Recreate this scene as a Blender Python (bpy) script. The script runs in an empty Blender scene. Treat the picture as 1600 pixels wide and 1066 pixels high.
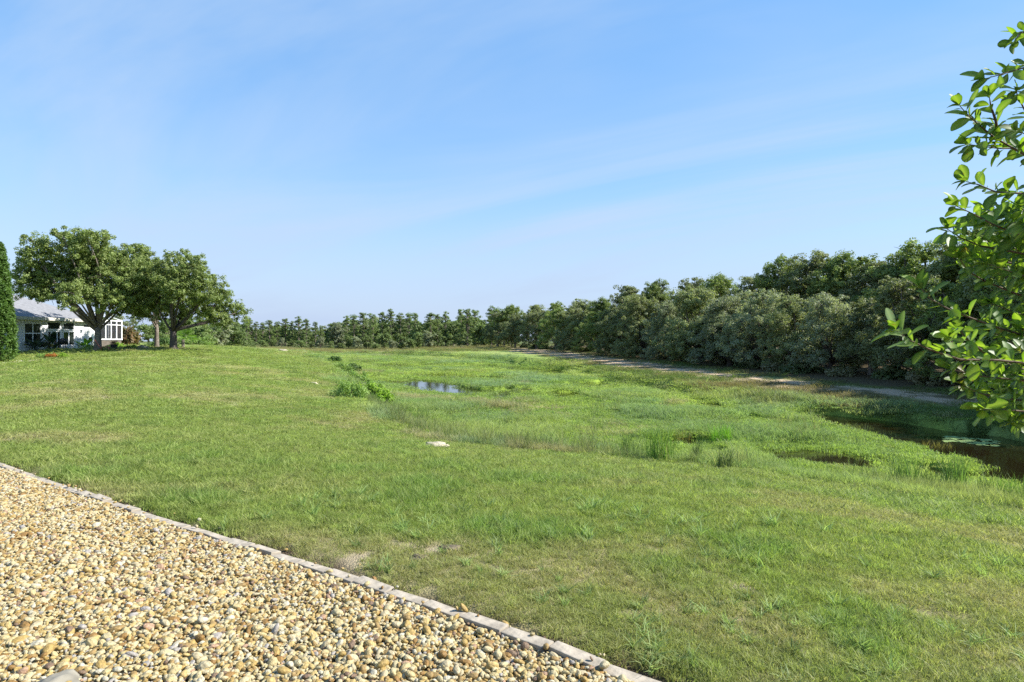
import bpy, bmesh, math, random
import numpy as np
from mathutils import Vector, Matrix

random.seed(7)
R = math.radians
SC = bpy.context.scene
COL = SC.collection

# ------------------------------------------------------------------ camera, sky, sun, exposure
EYE, FPX = 1.6, 978.0
cam_d = bpy.data.cameras.new('camera'); cam_d.lens = FPX / 1600 * 36; cam_d.sensor_width = 36
cam_d.clip_start = 0.05; cam_d.clip_end = 6000
cam = bpy.data.objects.new('camera', cam_d); COL.objects.link(cam)
cam.location = (0, 0, EYE); cam.rotation_euler = (R(90), 0, 0)
SC.camera = cam

SUN_AZ, SUN_EL = R(90), R(39)
SKY_STRENGTH, SUN_STRENGTH, EXPOSURE = 0.115, 4.0, 1.45
sunv = Vector((math.sin(SUN_AZ) * math.cos(SUN_EL), math.cos(SUN_AZ) * math.cos(SUN_EL), math.sin(SUN_EL)))
sl = bpy.data.lights.new('sun', 'SUN'); sl.energy = SUN_STRENGTH; sl.angle = R(0.55); sl.color = (1, .965, .91)
so = bpy.data.objects.new('sun', sl); COL.objects.link(so); so.location = (40, 10, 60)
so.rotation_euler = sunv.to_track_quat('Z', 'Y').to_euler()

W = bpy.data.worlds.new('World'); SC.world = W; W.use_nodes = True
nt = W.node_tree; N = nt.nodes; L = nt.links
bg = N['Background']; bg.inputs['Strength'].default_value = SKY_STRENGTH
sky = N.new('ShaderNodeTexSky'); sky.sky_type = 'NISHITA'; sky.sun_disc = False
sky.sun_elevation = SUN_EL; sky.sun_rotation = SUN_AZ
sky.air_density = 0.9; sky.dust_density = 0.12; sky.ozone_density = 1.6; sky.altitude = 0
hsv = N.new('ShaderNodeHueSaturation'); hsv.inputs['Saturation'].default_value = 1.15
L.new(sky.outputs[0], hsv.inputs['Color'])
tint = N.new('ShaderNodeMix'); tint.data_type = 'RGBA'; tint.blend_type = 'MULTIPLY'; tint.inputs[0].default_value = 1
tint.inputs[7].default_value = (0.95, 1.0, 0.95, 1)
L.new(hsv.outputs[0], tint.inputs[6])
# cirrus: stretched noise on the sky plane
tc = N.new('ShaderNodeTexCoord'); sep = N.new('ShaderNodeSeparateXYZ'); L.new(tc.outputs['Generated'], sep.inputs[0])
def wmath(op, a, b=None, c=None):
    m = N.new('ShaderNodeMath'); m.operation = op
    for i, v in enumerate((a, b, c)):
        if v is None: continue
        if isinstance(v, (int, float)): m.inputs[i].default_value = v
        else: L.new(v, m.inputs[i])
    return m.outputs[0]
zz = wmath('ADD', wmath('MAXIMUM', sep.outputs[2], 0.0), 0.16)
cx = wmath('DIVIDE', sep.outputs[0], zz); cy = wmath('DIVIDE', sep.outputs[1], zz)
comb = N.new('ShaderNodeCombineXYZ'); L.new(cx, comb.inputs[0]); L.new(cy, comb.inputs[1])
mp = N.new('ShaderNodeMapping'); mr0 = N.new('ShaderNodeMapping'); mr0.inputs['Rotation'].default_value = (0, 0, R(33)); L.new(comb.outputs[0], mr0.inputs[0])
mp.inputs['Scale'].default_value = (0.30, 1.0, 1); mp.inputs['Location'].default_value = (0.35, 0.9, 0)
L.new(mr0.outputs[0], mp.inputs[0])
n1 = N.new('ShaderNodeTexNoise'); n1.inputs['Scale'].default_value = 0.75; n1.inputs['Detail'].default_value = 7; n1.inputs['Roughness'].default_value = .58; n1.inputs['Distortion'].default_value = .7
L.new(mp.outputs[0], n1.inputs['Vector'])
n2 = N.new('ShaderNodeTexNoise'); n2.inputs['Scale'].default_value = 0.5; n2.inputs['Detail'].default_value = 3
L.new(comb.outputs[0], n2.inputs['Vector'])
rmp = N.new('ShaderNodeMapRange'); rmp.interpolation_type = 'SMOOTHSTEP'
rmp.inputs['From Min'].default_value = .47; rmp.inputs['From Max'].default_value = .68; rmp.inputs['To Max'].default_value = .75
L.new(wmath('ADD', wmath('MULTIPLY', n1.outputs[0], .80), wmath('MULTIPLY', n2.outputs[0], .28)), rmp.inputs[0])
# horizon brightening (aerial veil) all the way round
hz = N.new('ShaderNodeMapRange'); hz.interpolation_type = 'SMOOTHSTEP'
hz.inputs['From Min'].default_value = .24; hz.inputs['From Max'].default_value = .0; hz.inputs['To Max'].default_value = .9
L.new(sep.outputs[2], hz.inputs[0])
gr = N.new('ShaderNodeValToRGB'); el_ = gr.color_ramp.elements
el_[0].position = 0; el_[0].color = (1.80 / 4, 2.23 / 4, 2.97 / 4, 1); el_[1].position = 1; el_[1].color = (.30 / 4, 1.0 / 4, 2.4 / 4, 1)
for p_, c_ in ((.22, (1.12, 1.88, 3.02)), (.48, (.50, 1.40, 2.95))):
    q_ = el_.new(p_); q_.color = (c_[0] / 4, c_[1] / 4, c_[2] / 4, 1)
L.new(wmath('MAXIMUM', sep.outputs[2], 0.0), gr.inputs[0])
gs = N.new('ShaderNodeVectorMath'); gs.operation = 'SCALE'; gs.inputs['Scale'].default_value = 4; L.new(gr.outputs[0], gs.inputs[0])
sb = N.new('ShaderNodeMix'); sb.data_type = 'RGBA'; sb.inputs[0].default_value = .72; L.new(tint.outputs[2], sb.inputs[6]); L.new(gs.outputs[0], sb.inputs[7])
cl = N.new('ShaderNodeMix'); cl.data_type = 'RGBA'; cl.inputs[7].default_value = (1.88, 2.36, 3.05, 1)
L.new(rmp.outputs[0], cl.inputs[0]); L.new(sb.outputs[2], cl.inputs[6])
ve = N.new('ShaderNodeMix'); ve.data_type = 'RGBA'; ve.inputs[7].default_value = (1.74, 2.12, 2.85, 1)
L.new(hz.outputs[0], ve.inputs[0]); L.new(cl.outputs[2], ve.inputs[6])
L.new(ve.outputs[2], bg.inputs['Color'])

SC.view_settings.view_transform = 'Standard'; SC.view_settings.look = 'None'
SC.view_settings.gamma = 1; SC.view_settings.use_curve_mapping = False
SC.view_settings.exposure = EXPOSURE
SC.render.engine = 'CYCLES'
cy_ = SC.cycles; cy_.use_denoising = False; cy_.max_bounces = 7; cy_.transparent_max_bounces = 12
cy_.diffuse_bounces = 3; cy_.glossy_bounces = 3; cy_.transmission_bounces = 4; cy_.caustics_reflective = False; cy_.caustics_refractive = False
try: cy_.denoiser = 'OPENIMAGEDENOISE'; cy_.denoising_prefilter = 'ACCURATE'
except Exception: pass

# ------------------------------------------------------------------ numpy helpers
def hash2(ix, iy, seed):
    h = (ix.astype(np.int64) * 374761393 + iy.astype(np.int64) * 668265263 + seed * 974634721) & 0xffffffff
    h = ((h ^ (h >> 13)) * 1274126177) & 0xffffffff
    h = (h ^ (h >> 16)) & 0xffffffff
    return h / 4294967295.0
def vnoise(x, y, seed=0):
    x = np.asarray(x, float); y = np.asarray(y, float)
    ix = np.floor(x); iy = np.floor(y); fx = x - ix; fy = y - iy
    fx = fx * fx * (3 - 2 * fx); fy = fy * fy * (3 - 2 * fy)
    a = hash2(ix, iy, seed); b = hash2(ix + 1, iy, seed); c = hash2(ix, iy + 1, seed); d = hash2(ix + 1, iy + 1, seed)
    return (a * (1 - fx) + b * fx) * (1 - fy) + (c * (1 - fx) + d * fx) * fy
def fbm(x, y, scale, seed=0, octv=4):
    s = 0; amp = .5; t = 0; x = np.asarray(x) / scale; y = np.asarray(y) / scale
    for k in range(octv):
        s = s + amp * vnoise(x + 17.3 * k, y - 9.1 * k, seed + k); t += amp; amp *= .5; x = x * 2.03; y = y * 2.03
    return s / t
def sstep(a, b, x):
    t = np.clip((np.asarray(x, float) - a) / (b - a), 0, 1); return t * t * (3 - 2 * t)
def sd_poly(px, py, poly):                       # negative inside
    poly = np.asarray(poly, float); n = len(poly)
    d = np.full(px.shape, 1e9); inside = np.zeros(px.shape, bool)
    for i in range(n):
        ax, ay = poly[i]; bx, by = poly[(i + 1) % n]
        ex, ey = bx - ax, by - ay; wx, wy = px - ax, py - ay
        t = np.clip((wx * ex + wy * ey) / (ex * ex + ey * ey + 1e-12), 0, 1)
        d = np.minimum(d, np.hypot(wx - ex * t, wy - ey * t))
        c = ((ay > py) != (by > py)) & (px < (bx - ax) * (py - ay) / (by - ay + 1e-12) + ax)
        inside ^= c
    return np.where(inside, -d, d)
def sd_line(px, py, pts):                        # signed: + on the right of travel (lawn side of the edging)
    pts = np.asarray(pts, float); best = np.full(px.shape, 1e9); sg = np.ones(px.shape)
    for i in range(len(pts) - 1):
        ax, ay = pts[i]; ex, ey = pts[i + 1] - pts[i]; wx, wy = px - ax, py - ay
        t = np.clip((wx * ex + wy * ey) / (ex * ex + ey * ey), 0, 1)
        d = np.hypot(wx - ex * t, wy - ey * t); s = np.sign(wx * ey - wy * ex)
        m = d < best; best = np.where(m, d, best); sg = np.where(m, s, sg)
    return best * sg
def at(x, y, z):                                 # point at height z seen at photo pixel x, y
    d = (EYE - z) * FPX / (y - 533.0); return ((x - 800) / FPX * d, d)
def atd(x, d): return ((x - 800) / FPX * d, d)

# ------------------------------------------------------------------ layout of the ground
WATER = -1.62
MOW = [(30, -6), (22, 1.5), (14, 6.3), (8.3, 10.2), (6.8, 11.1), (5.2, 12.85), (3.5, 13.7), (1.5, 14.5), (-.6, 15.2), (-2, 16.1), (-3.5, 19.2),
       (-6.9, 26.4), (-10.4, 37.7), (-16, 52.7), (-32, 88), (-48, 113)]
TOE = [(-60, 160), (-43, 153), (-22, 134)] + [at(px, py, WATER) for px, py in ((740, 562), (850, 572), (900, 580), (1000, 600), (1120, 620), (1260, 640), (1400, 655), (1500, 672), (1600, 698))] + [(21, 17), (31, 11), (44, 3)]
MARSH = MOW + TOE
CURB = [(3.0, 1.28), (1.6, 2.25), (.63, 2.94), (.2, 3.265), (-.38, 3.70), (-1.18, 4.27), (-1.93, 4.79), (-3.07, 5.55), (-4.83, 6.80), (-6.7, 8.12), (-9, 9.75), (-14, 13.2)]
CTRL = [(0, 0, 0), (0, 3.6, .01), (3, 1.2, 0), (-7, 8.1, .02), (-14, 13.2, .04), (-10, 4, 0), (-4, 0, 0), (5, -4, -.1), (-20, 0, .05), (0, -20, 0), (30, -20, -1.0),
        (8.3, 10.2, -1.08), (6.8, 11.1, -1.08), (5.2, 12.85, -1.06), (3.5, 13.7, -1.03), (1.5, 14.5, -1.0), (-.6, 15.2, -.95), (-2, 16.1, -.9), (-3.5, 19.2, -.82),
        (-6.9, 26.4, -.75), (-10.4, 37.7, -.62), (-16, 52.7, -.5), (-32, 88, -.2), (-48, 113, .1), (14, 6.3, -1.1), (22, 1.5, -1.1),
        (3, 7, -.36), (0, 9, -.36), (-4, 12, -.32), (6, 6, -.62), (2, 4, -.13),
        (-36.7, 46, .76), (-36.1, 54.2, .88), (-29.8, 45, .9), (-28.4, 50, 1.05), (-24.9, 46, 1.02), (-30.8, 37.7, .32), (-17, 21, .15), (-12, 18, .02), (-20, 36, .2), (-15, 34, -.1), (-34, 62, 1.0), (-30, 75, .8), (-45, 90, 1.0), (-60, 40, .8), (-60, 0, .3), (-26, 28, .2),
        (20, 34, -.80), (21.5, 38, -.72), (20.4, 50, -.62), (17, 84, -.3), (11.3, 111, -.1), (0, 140, .1), (-4.5, 152, .1),
        (17.3, 28.5, -1.02), (15.2, 37.2, -.98), (11.2, 54.7, -.8), (8.1, 79.7, -.65), (26, 24, -.9), (40, 12, -.8),
        (-35, 176, -.9), (-35, 188, .15), (-5, 176, .1), (-75, 176, .1), (-75, 160, -.3), (-120, 200, .4), (-110, 110, .9),
        (40, 60, -.2), (50, 30, -.4), (50, 110, .2), (20, 170, .3), (-30, 240, .3), (70, 0, -.5)]
_c = np.array(CTRL, float); _p = _c[:, :2] / 100
def _phi(d2): return np.where(d2 > 0, .5 * d2 * np.log(d2 + 1e-20), 0)
_K = _phi(((_p[:, None] - _p[None]) ** 2).sum(-1)) + np.eye(len(_p)) * 2e-5
_Pm = np.c_[np.ones(len(_p)), _p]
_A = np.block([[_K, _Pm], [_Pm.T, np.zeros((3, 3))]])
_w = np.linalg.solve(_A, np.r_[_c[:, 2], 0, 0, 0])
def tps(x, y):
    x = np.asarray(x, float).ravel() / 100; y = np.asarray(y, float).ravel() / 100
    out = np.empty(len(x))
    for s in range(0, len(x), 50000):
        xs, ys = x[s:s + 50000], y[s:s + 50000]
        d2 = (xs[:, None] - _p[:, 0]) ** 2 + (ys[:, None] - _p[:, 1]) ** 2
        out[s:s + 50000] = _phi(d2) @ _w[:-3] + _w[-3] + _w[-2] * xs + _w[-1] * ys
    return out
POOLS = [[(611, 600), (640, 593), (690, 597), (725, 604), (772, 612), (735, 619), (690, 615), (650, 608)],
         [(1235, 648), (1300, 650), (1400, 661), (1480, 673), (1600, 687), (1760, 706), (1900, 800), (1600, 762), (1545, 748), (1505, 725), (1465, 708), (1400, 690), (1330, 672), (1270, 658)],
         [(1180, 712), (1260, 703), (1340, 714), (1440, 729), (1540, 744), (1500, 753), (1400, 739), (1300, 730), (1220, 725)],
         [(735, 569), (800, 572), (880, 580), (905, 587), (830, 582), (740, 574)],
         [(900, 599), (945, 597), (955, 604), (915, 608)],
         [(862, 616), (900, 613), (905, 622), (868, 624)],
         [(1080, 624), (1120, 631), (1130, 641), (1095, 634)],
         [(555, 567), (640, 569.5), (770, 569.5), (640, 573.5)],
         [(610, 585), (720, 586), (810, 592), (700, 591)],
         [(760, 612), (800, 611), (800, 622), (770, 622)],
         [(1000, 606), (1060, 608), (1040, 612)],
         [(1050, 690), (1080, 688), (1085, 695), (1060, 697)]]
POOLS = [[at(x, y, WATER) for x, y in p] for p in POOLS]
def pool_sd(x, y):
    d = np.full(x.shape, 1e9)
    for p in POOLS: d = np.minimum(d, sd_poly(x, y, p))
    r = np.hypot(x, y)
    d = np.minimum(d, (fbm(x, y * .6, 4.2, 45, 4) - .315) * 14 + np.maximum(0, 34 - r) * .3)
    ln = np.abs(fbm(x * .8 + y * .25, y * .62, 8.5, 48, 4) - .5); gate = sstep(.44, .54, fbm(x, y, 7, 49, 3))
    d = np.minimum(d, (ln - .016) * 13 + gate * 3 + np.maximum(0, 40 - r) * .3 + np.maximum(0, x - 5) * .5)
    return d + (fbm(x, y, 2.2, 41, 3) - .5) * np.clip(r * .035, .3, 2.2)
def zones(x, y):
    msd = sd_poly(x, y, MARSH) + (fbm(x, y, 1.6, 5, 3) - .5) * 1.1
    marsh = 1 - sstep(-1.5, .2, msd)
    return msd, marsh
def ground_h(x, y):
    x = np.asarray(x, float).ravel(); y = np.asarray(y, float).ravel()
    z = tps(x, y); r = np.hypot(x, y)
    far = sstep(190, 330, np.hypot(x + 20, y - 60)); z = np.clip(z, -1.25, 1.3) * (1 - far) + .2 * far
    msd, marsh = zones(x, y)
    z = z + (fbm(x, y, 1.1, 11, 3) - .5) * .05 * sstep(3, 9, r) + (fbm(x, y, 6, 12, 3) - .5) * .16 * sstep(6, 20, r) * (1 - marsh)
    mz = WATER + .035 + .17 * sstep(.46, .56, fbm(x, y, 3.0, 21, 4)) + (fbm(x, y, .7, 25, 3) - .5) * .08
    mz = np.maximum(mz, WATER + .015)
    ps = pool_sd(x, y); kk = np.clip(np.hypot(x, y) / 18, 1, 5)
    mz = np.where(np.minimum(pool_sd(x, y + 1.0 * kk), pool_sd(x, y + 2.2 * kk)) < .3, np.minimum(mz, WATER + .03), mz)
    k = 1 - sstep(-.25, .35, ps)
    mz = mz * (1 - k) + (WATER - .28) * k
    z = z * (1 - marsh) + mz * marsh
    z = np.where(msd < .6, z * (1 - k) + (WATER - .28) * k, z)
    cd = sd_line(x, y, CURB)
    z = z - (.12 * (1 - sstep(-.12, -.02, cd)) + .035 * (1 - sstep(.05, .22, cd))) * (r < 40)
    return z
def hit(px, py):                                # ground point seen at a photo pixel
    d = np.geomspace(2.5, 260, 1500); X, Y = (px - 800) / FPX * d, d; zr = EYE + (533 - py) / FPX * d
    i = int(np.argmax(zr <= ground_h(X, Y))); return float(X[i]), float(Y[i])
def gz(x, y): return float(ground_h([x], [y])[0])
def P3(x, y, dz=0): return Vector((x, y, gz(x, y) + dz))

# ------------------------------------------------------------------ materials
def new_mat(name):
    m = bpy.data.materials.new(name); m.use_nodes = True
    return m, m.node_tree.nodes, m.node_tree.links, m.node_tree.nodes['Principled BSDF']
def simple(name, col, rough=.7, spec=.3, noise=0.0, nscale=8, bump=0.0, metal=0):
    m, n, l, b = new_mat(name)
    b.inputs['Base Color'].default_value = (*col, 1); b.inputs['Roughness'].default_value = rough
    b.inputs['Specular IOR Level'].default_value = spec; b.inputs['Metallic'].default_value = metal
    if noise or bump:
        t = n.new('ShaderNodeTexCoord'); x = n.new('ShaderNodeTexNoise'); x.inputs['Scale'].default_value = nscale; x.inputs['Detail'].default_value = 6
        l.new(t.outputs['Object'], x.inputs['Vector'])
        if noise:
            mx = n.new('ShaderNodeMix'); mx.data_type = 'RGBA'
            mx.inputs[6].default_value = (*[c * (1 - noise) for c in col], 1); mx.inputs[7].default_value = (*[min(1, c * (1 + noise)) for c in col], 1)
            rr = n.new('ShaderNodeMapRange'); rr.inputs[1].default_value = .3; rr.inputs[2].default_value = .7; l.new(x.outputs[0], rr.inputs[0])
            l.new(rr.outputs[0], mx.inputs[0]); l.new(mx.outputs[2], b.inputs['Base Color'])
        if bump:
            bp = n.new('ShaderNodeBump'); bp.inputs['Strength'].default_value = bump; bp.inputs['Distance'].default_value = .02
            l.new(x.outputs[0], bp.inputs['Height']); l.new(bp.outputs[0], b.inputs['Normal'])
    return m
def leafy(name, attr='tint', atype='GEOMETRY', transl=.4, rough=.55, spec=.25, vary=.18, tgain=(1.15, 1.25, .6)):
    m, n, l, b = new_mat(name)
    a = n.new('ShaderNodeAttribute'); a.attribute_name = attr; a.attribute_type = atype
    oi = n.new('ShaderNodeObjectInfo'); h = n.new('ShaderNodeHueSaturation')
    mr = n.new('ShaderNodeMapRange'); mr.inputs[3].default_value = 1 - vary; mr.inputs[4].default_value = 1 + vary; l.new(oi.outputs['Random'], mr.inputs[0])
    l.new(mr.outputs[0], h.inputs['Value']); l.new(a.outputs['Color'], h.inputs['Color'])
    l.new(h.outputs[0], b.inputs['Base Color']); b.inputs['Roughness'].default_value = rough; b.inputs['Specular IOR Level'].default_value = spec
    tr = n.new('ShaderNodeBsdfTranslucent'); tm = n.new('ShaderNodeMix'); tm.data_type = 'RGBA'; tm.blend_type = 'MULTIPLY'; tm.inputs[0].default_value = 1
    tm.inputs[7].default_value = (*tgain, 1); l.new(h.outputs[0], tm.inputs[6]); l.new(tm.outputs[2], tr.inputs['Color'])
    ms = n.new('ShaderNodeMixShader'); ms.inputs[0].default_value = transl
    l.new(b.outputs[0], ms.inputs[1]); l.new(tr.outputs[0], ms.inputs[2]); l.new(ms.outputs[0], n['Material Output'].inputs[0])
    return m
M_grass = leafy('grass_blade', atype='INSTANCER', transl=.5, vary=.14, tgain=(1.1,1.15,.7))
M_crown = leafy('tree_leaf', transl=.38, rough=.55, spec=.25)
M_reed = leafy('reed_blade', transl=.4, vary=.05)
M_bark = simple('bark', (.16, .135, .11), .9, .1, .45, 9, .8)
M_bark_dark = simple('dark_bark', (.085, .07, .06), .9, .1, .4, 9, .8)
M_twig = simple('twig', (.12, .085, .055), .8, .2, .3, 60)

def ramp(n, stops, interp='LINEAR'):
    r = n.new('ShaderNodeValToRGB'); r.color_ramp.interpolation = interp
    e = r.color_ramp.elements
    while len(e) > 1: e.remove(e[-1])
    e[0].position = stops[0][0]; e[0].color = (*stops[0][1], 1)
    for p, c in stops[1:]:
        q = e.new(p); q.color = (*c, 1)
    return r

def ground_material():
    m, n, l, b = new_mat('ground_cover'); b.inputs['Roughness'].default_value = .95; b.inputs['Specular IOR Level'].default_value = .1
    a = n.new('ShaderNodeAttribute'); a.attribute_name = 'cover'; tc = n.new('ShaderNodeTexCoord')
    n1 = n.new('ShaderNodeTexNoise'); n1.inputs['Scale'].default_value = 9; n1.inputs['Detail'].default_value = 8; n1.inputs['Roughness'].default_value = .7
    n2 = n.new('ShaderNodeTexNoise'); n2.inputs['Scale'].default_value = 70; n2.inputs['Detail'].default_value = 4
    l.new(tc.outputs['Object'], n1.inputs['Vector']); l.new(tc.outputs['Object'], n2.inputs['Vector'])
    v = n.new('ShaderNodeMath'); v.operation = 'MULTIPLY_ADD'; v.inputs[1].default_value = 1.1; v.inputs[2].default_value = .45; l.new(n1.outputs[0], v.inputs[0])
    v2 = n.new('ShaderNodeMath'); v2.operation = 'MULTIPLY_ADD'; v2.inputs[1].default_value = .9; v2.inputs[2].default_value = .55; l.new(n2.outputs[0], v2.inputs[0])
    vv = n.new('ShaderNodeMath'); vv.operation = 'MULTIPLY'; l.new(v.outputs[0], vv.inputs[0]); l.new(v2.outputs[0], vv.inputs[1])
    h = n.new('ShaderNodeHueSaturation'); l.new(a.outputs['Color'], h.inputs['Color']); l.new(vv.outputs[0], h.inputs['Value'])
    l.new(h.outputs[0], b.inputs['Base Color'])
    bp = n.new('ShaderNodeBump'); bp.inputs['Strength'].default_value = .9; bp.inputs['Distance'].default_value = .05
    ad = n.new('ShaderNodeMath'); ad.operation = 'ADD'; l.new(n1.outputs[0], ad.inputs[0]); l.new(n2.outputs[0], ad.inputs[1])
    l.new(ad.outputs[0], bp.inputs['Height']); l.new(bp.outputs[0], b.inputs['Normal'])
    return m
M_ground = ground_material()

def water_material():
    m, n, l, b = new_mat('pond_water')
    b.inputs['Base Color'].default_value = (.012, .009, .003, 1); b.inputs['Roughness'].default_value = .045; b.inputs['IOR'].default_value = 1.33
    b.inputs['Specular IOR Level'].default_value = .5
    tc = n.new('ShaderNodeTexCoord'); x = n.new('ShaderNodeTexNoise'); x.inputs['Scale'].default_value = 5; x.inputs['Detail'].default_value = 3
    l.new(tc.outputs['Object'], x.inputs['Vector'])
    bp = n.new('ShaderNodeBump'); bp.inputs['Strength'].default_value = .025; bp.inputs['Distance'].default_value = .02
    l.new(x.outputs[0], bp.inputs['Height']); l.new(bp.outputs[0], b.inputs['Normal'])
    return m
M_water = water_material()

def pebble_material():
    m, n, l, b = new_mat('river_pebble'); b.inputs['Roughness'].default_value = .62; b.inputs['Specular IOR Level'].default_value = .35
    oi = n.new('ShaderNodeObjectInfo')
    r = ramp(n, [(0, (.80, .74, .58)), (.07, (.80, .70, .47)), (.25, (.76, .64, .40)), (.38, (.73, .58, .33)), (.5, (.62, .47, .25)), (.6, (.77, .67, .47)), (.76, (.50, .37, .21)),
                 (.86, (.42, .28, .15)), (.92, (.30, .22, .16)), (.95, (.55, .51, .46)), (.98, (.64, .46, .34))], 'CONSTANT')
    l.new(oi.outputs['Random'], r.inputs[0])
    tc = n.new('ShaderNodeTexCoord'); x = n.new('ShaderNodeTexNoise'); x.inputs['Scale'].default_value = 2.2; x.inputs['Detail'].default_value = 6
    ad = n.new('ShaderNodeVectorMath'); ad.operation = 'ADD'; l.new(tc.outputs['Object'], ad.inputs[0])
    cb = n.new('ShaderNodeMath'); cb.operation = 'MULTIPLY'; cb.inputs[1].default_value = 90; l.new(oi.outputs['Random'], cb.inputs[0]); l.new(cb.outputs[0], ad.inputs[1])
    l.new(ad.outputs[0], x.inputs['Vector'])
    mr = n.new('ShaderNodeMapRange'); mr.inputs[1].default_value = .3; mr.inputs[2].default_value = .7; mr.inputs[3].default_value = .33; mr.inputs[4].default_value = .62; l.new(x.outputs[0], mr.inputs[0])
    h = n.new('ShaderNodeHueSaturation'); h.inputs['Saturation'].default_value = 1.33; l.new(mr.outputs[0], h.inputs['Value']); l.new(r.outputs[0], h.inputs['Color']); l.new(h.outputs[0], b.inputs['Base Color'])
    bp = n.new('ShaderNodeBump'); bp.inputs['Strength'].default_value = .25; bp.inputs['Distance'].default_value = .1; l.new(x.outputs[0], bp.inputs['Height']); l.new(bp.outputs[0], b.inputs['Normal'])
    return m
M_pebble = pebble_material()
M_gravel_base = simple('gravel_grit', (.26, .19, .11), .95, .1, .4, 40, .8)
M_concrete = simple('edging_concrete', (.36, .31, .24), .9, .15, .4, 9, .9)
M_boulder = simple('grey_boulder', (.22, .2, .155), .9, .15, .35, 6, .9)
M_limestone = simple('pale_limestone', (.36, .32, .23), .9, .15, .4, 9, 1)
M_soil = simple('dug_soil', (.13, .105, .07), .95, .1, .5, 20, 1)

# ------------------------------------------------------------------ object helpers
def link(o, parent=None):
    COL.objects.link(o)
    if parent is not None: o.parent = parent
    return o
def tag(o, label=None, cat=None, group=None, kind=None):
    if label: o['label'] = label
    if cat: o['category'] = cat
    if group: o['group'] = group
    if kind: o['kind'] = kind
    return o
def empty(name, loc, label, cat, group=None, rz=0):
    o = bpy.data.objects.new(name, None); o.location = loc; o.rotation_euler = (0, 0, rz); o.empty_display_size = .3
    return tag(link(o), label, cat, group)
def np_mesh(name, verts, faces, mats, cols=None, smooth=False, attr='tint'):
    verts = np.asarray(verts, np.float32); faces = np.asarray(faces, np.int32)
    me = bpy.data.meshes.new(name); nv, nf, k = len(verts), len(faces), faces.shape[1]
    me.vertices.add(nv); me.vertices.foreach_set('co', verts.ravel())
    me.loops.add(nf * k); me.loops.foreach_set('vertex_index', faces.ravel())
    me.polygons.add(nf); me.polygons.foreach_set('loop_start', np.arange(0, nf * k, k, dtype=np.int32))
    me.polygons.foreach_set('loop_total', np.full(nf, k, np.int32))
    if smooth: me.polygons.foreach_set('use_smooth', np.ones(nf, bool))
    me.update(calc_edges=True)
    if cols is not None:
        c = me.attributes.new(attr, 'FLOAT_COLOR', 'POINT'); cc = np.ones((nv, 4), np.float32); cc[:, :3] = cols; c.data.foreach_set('color', cc.ravel())
    me.materials.append(mats)
    return me
def obj(name, me, parent=None): return link(bpy.data.objects.new(name, me), parent)
class MB:
    def __init__(s): s.v = []; s.f = []
    def add(s, v, f):
        o = len(s.v); s.v += [tuple(p) for p in v]; s.f += [tuple(i + o for i in q) for q in f]
    def box(s, lo, hi, M=None):
        (x0, y0, z0), (x1, y1, z1) = lo, hi
        v = [Vector(p) for p in ((x0, y0, z0), (x1, y0, z0), (x1, y1, z0), (x0, y1, z0), (x0, y0, z1), (x1, y0, z1), (x1, y1, z1), (x0, y1, z1))]
        if M: v = [M @ p for p in v]
        s.add(v, [(0, 3, 2, 1), (4, 5, 6, 7), (0, 1, 5, 4), (1, 2, 6, 5), (2, 3, 7, 6), (3, 0, 4, 7)])
    def tube(s, pts, rad, k=6):
        pts = [Vector(p) for p in pts]; rings = []
        for i, p in enumerate(pts):
            d = (pts[min(i + 1, len(pts) - 1)] - pts[max(i - 1, 0)]).normalized()
            a = d.orthogonal().normalized() if i == 0 else (rings[-1][1] - d * rings[-1][1].dot(d)).normalized()
            b = d.cross(a); rings.append(([p + (a * math.cos(2 * math.pi * j / k) + b * math.sin(2 * math.pi * j / k)) * rad[i] for j in range(k)], a))
        v = [q for r in rings for q in r[0]]; f = []
        for i in range(len(pts) - 1):
            for j in range(k): f.append((i * k + j, i * k + (j + 1) % k, (i + 1) * k + (j + 1) % k, (i + 1) * k + j))
        f.append(tuple(range(k))[::-1]); f.append(tuple((len(pts) - 1) * k + j for j in range(k)))
        s.add(v, f)
    def mesh(s, name, mat, smooth=False):
        me = bpy.data.meshes.new(name); me.from_pydata(s.v, [], s.f); me.materials.append(mat)
        if smooth: me.polygons.foreach_set('use_smooth', [True] * len(me.polygons))
        me.update(); return me
    def build(s, name, mat, parent=None, smooth=False): return obj(name, s.mesh(name, mat, smooth), parent)
def copy_tree(o, parent=None):
    c = o.copy(); COL.objects.link(c)
    if parent is not None: c.parent = parent
    for ch in list(o.children): copy_tree(ch, c)
    return c

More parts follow.
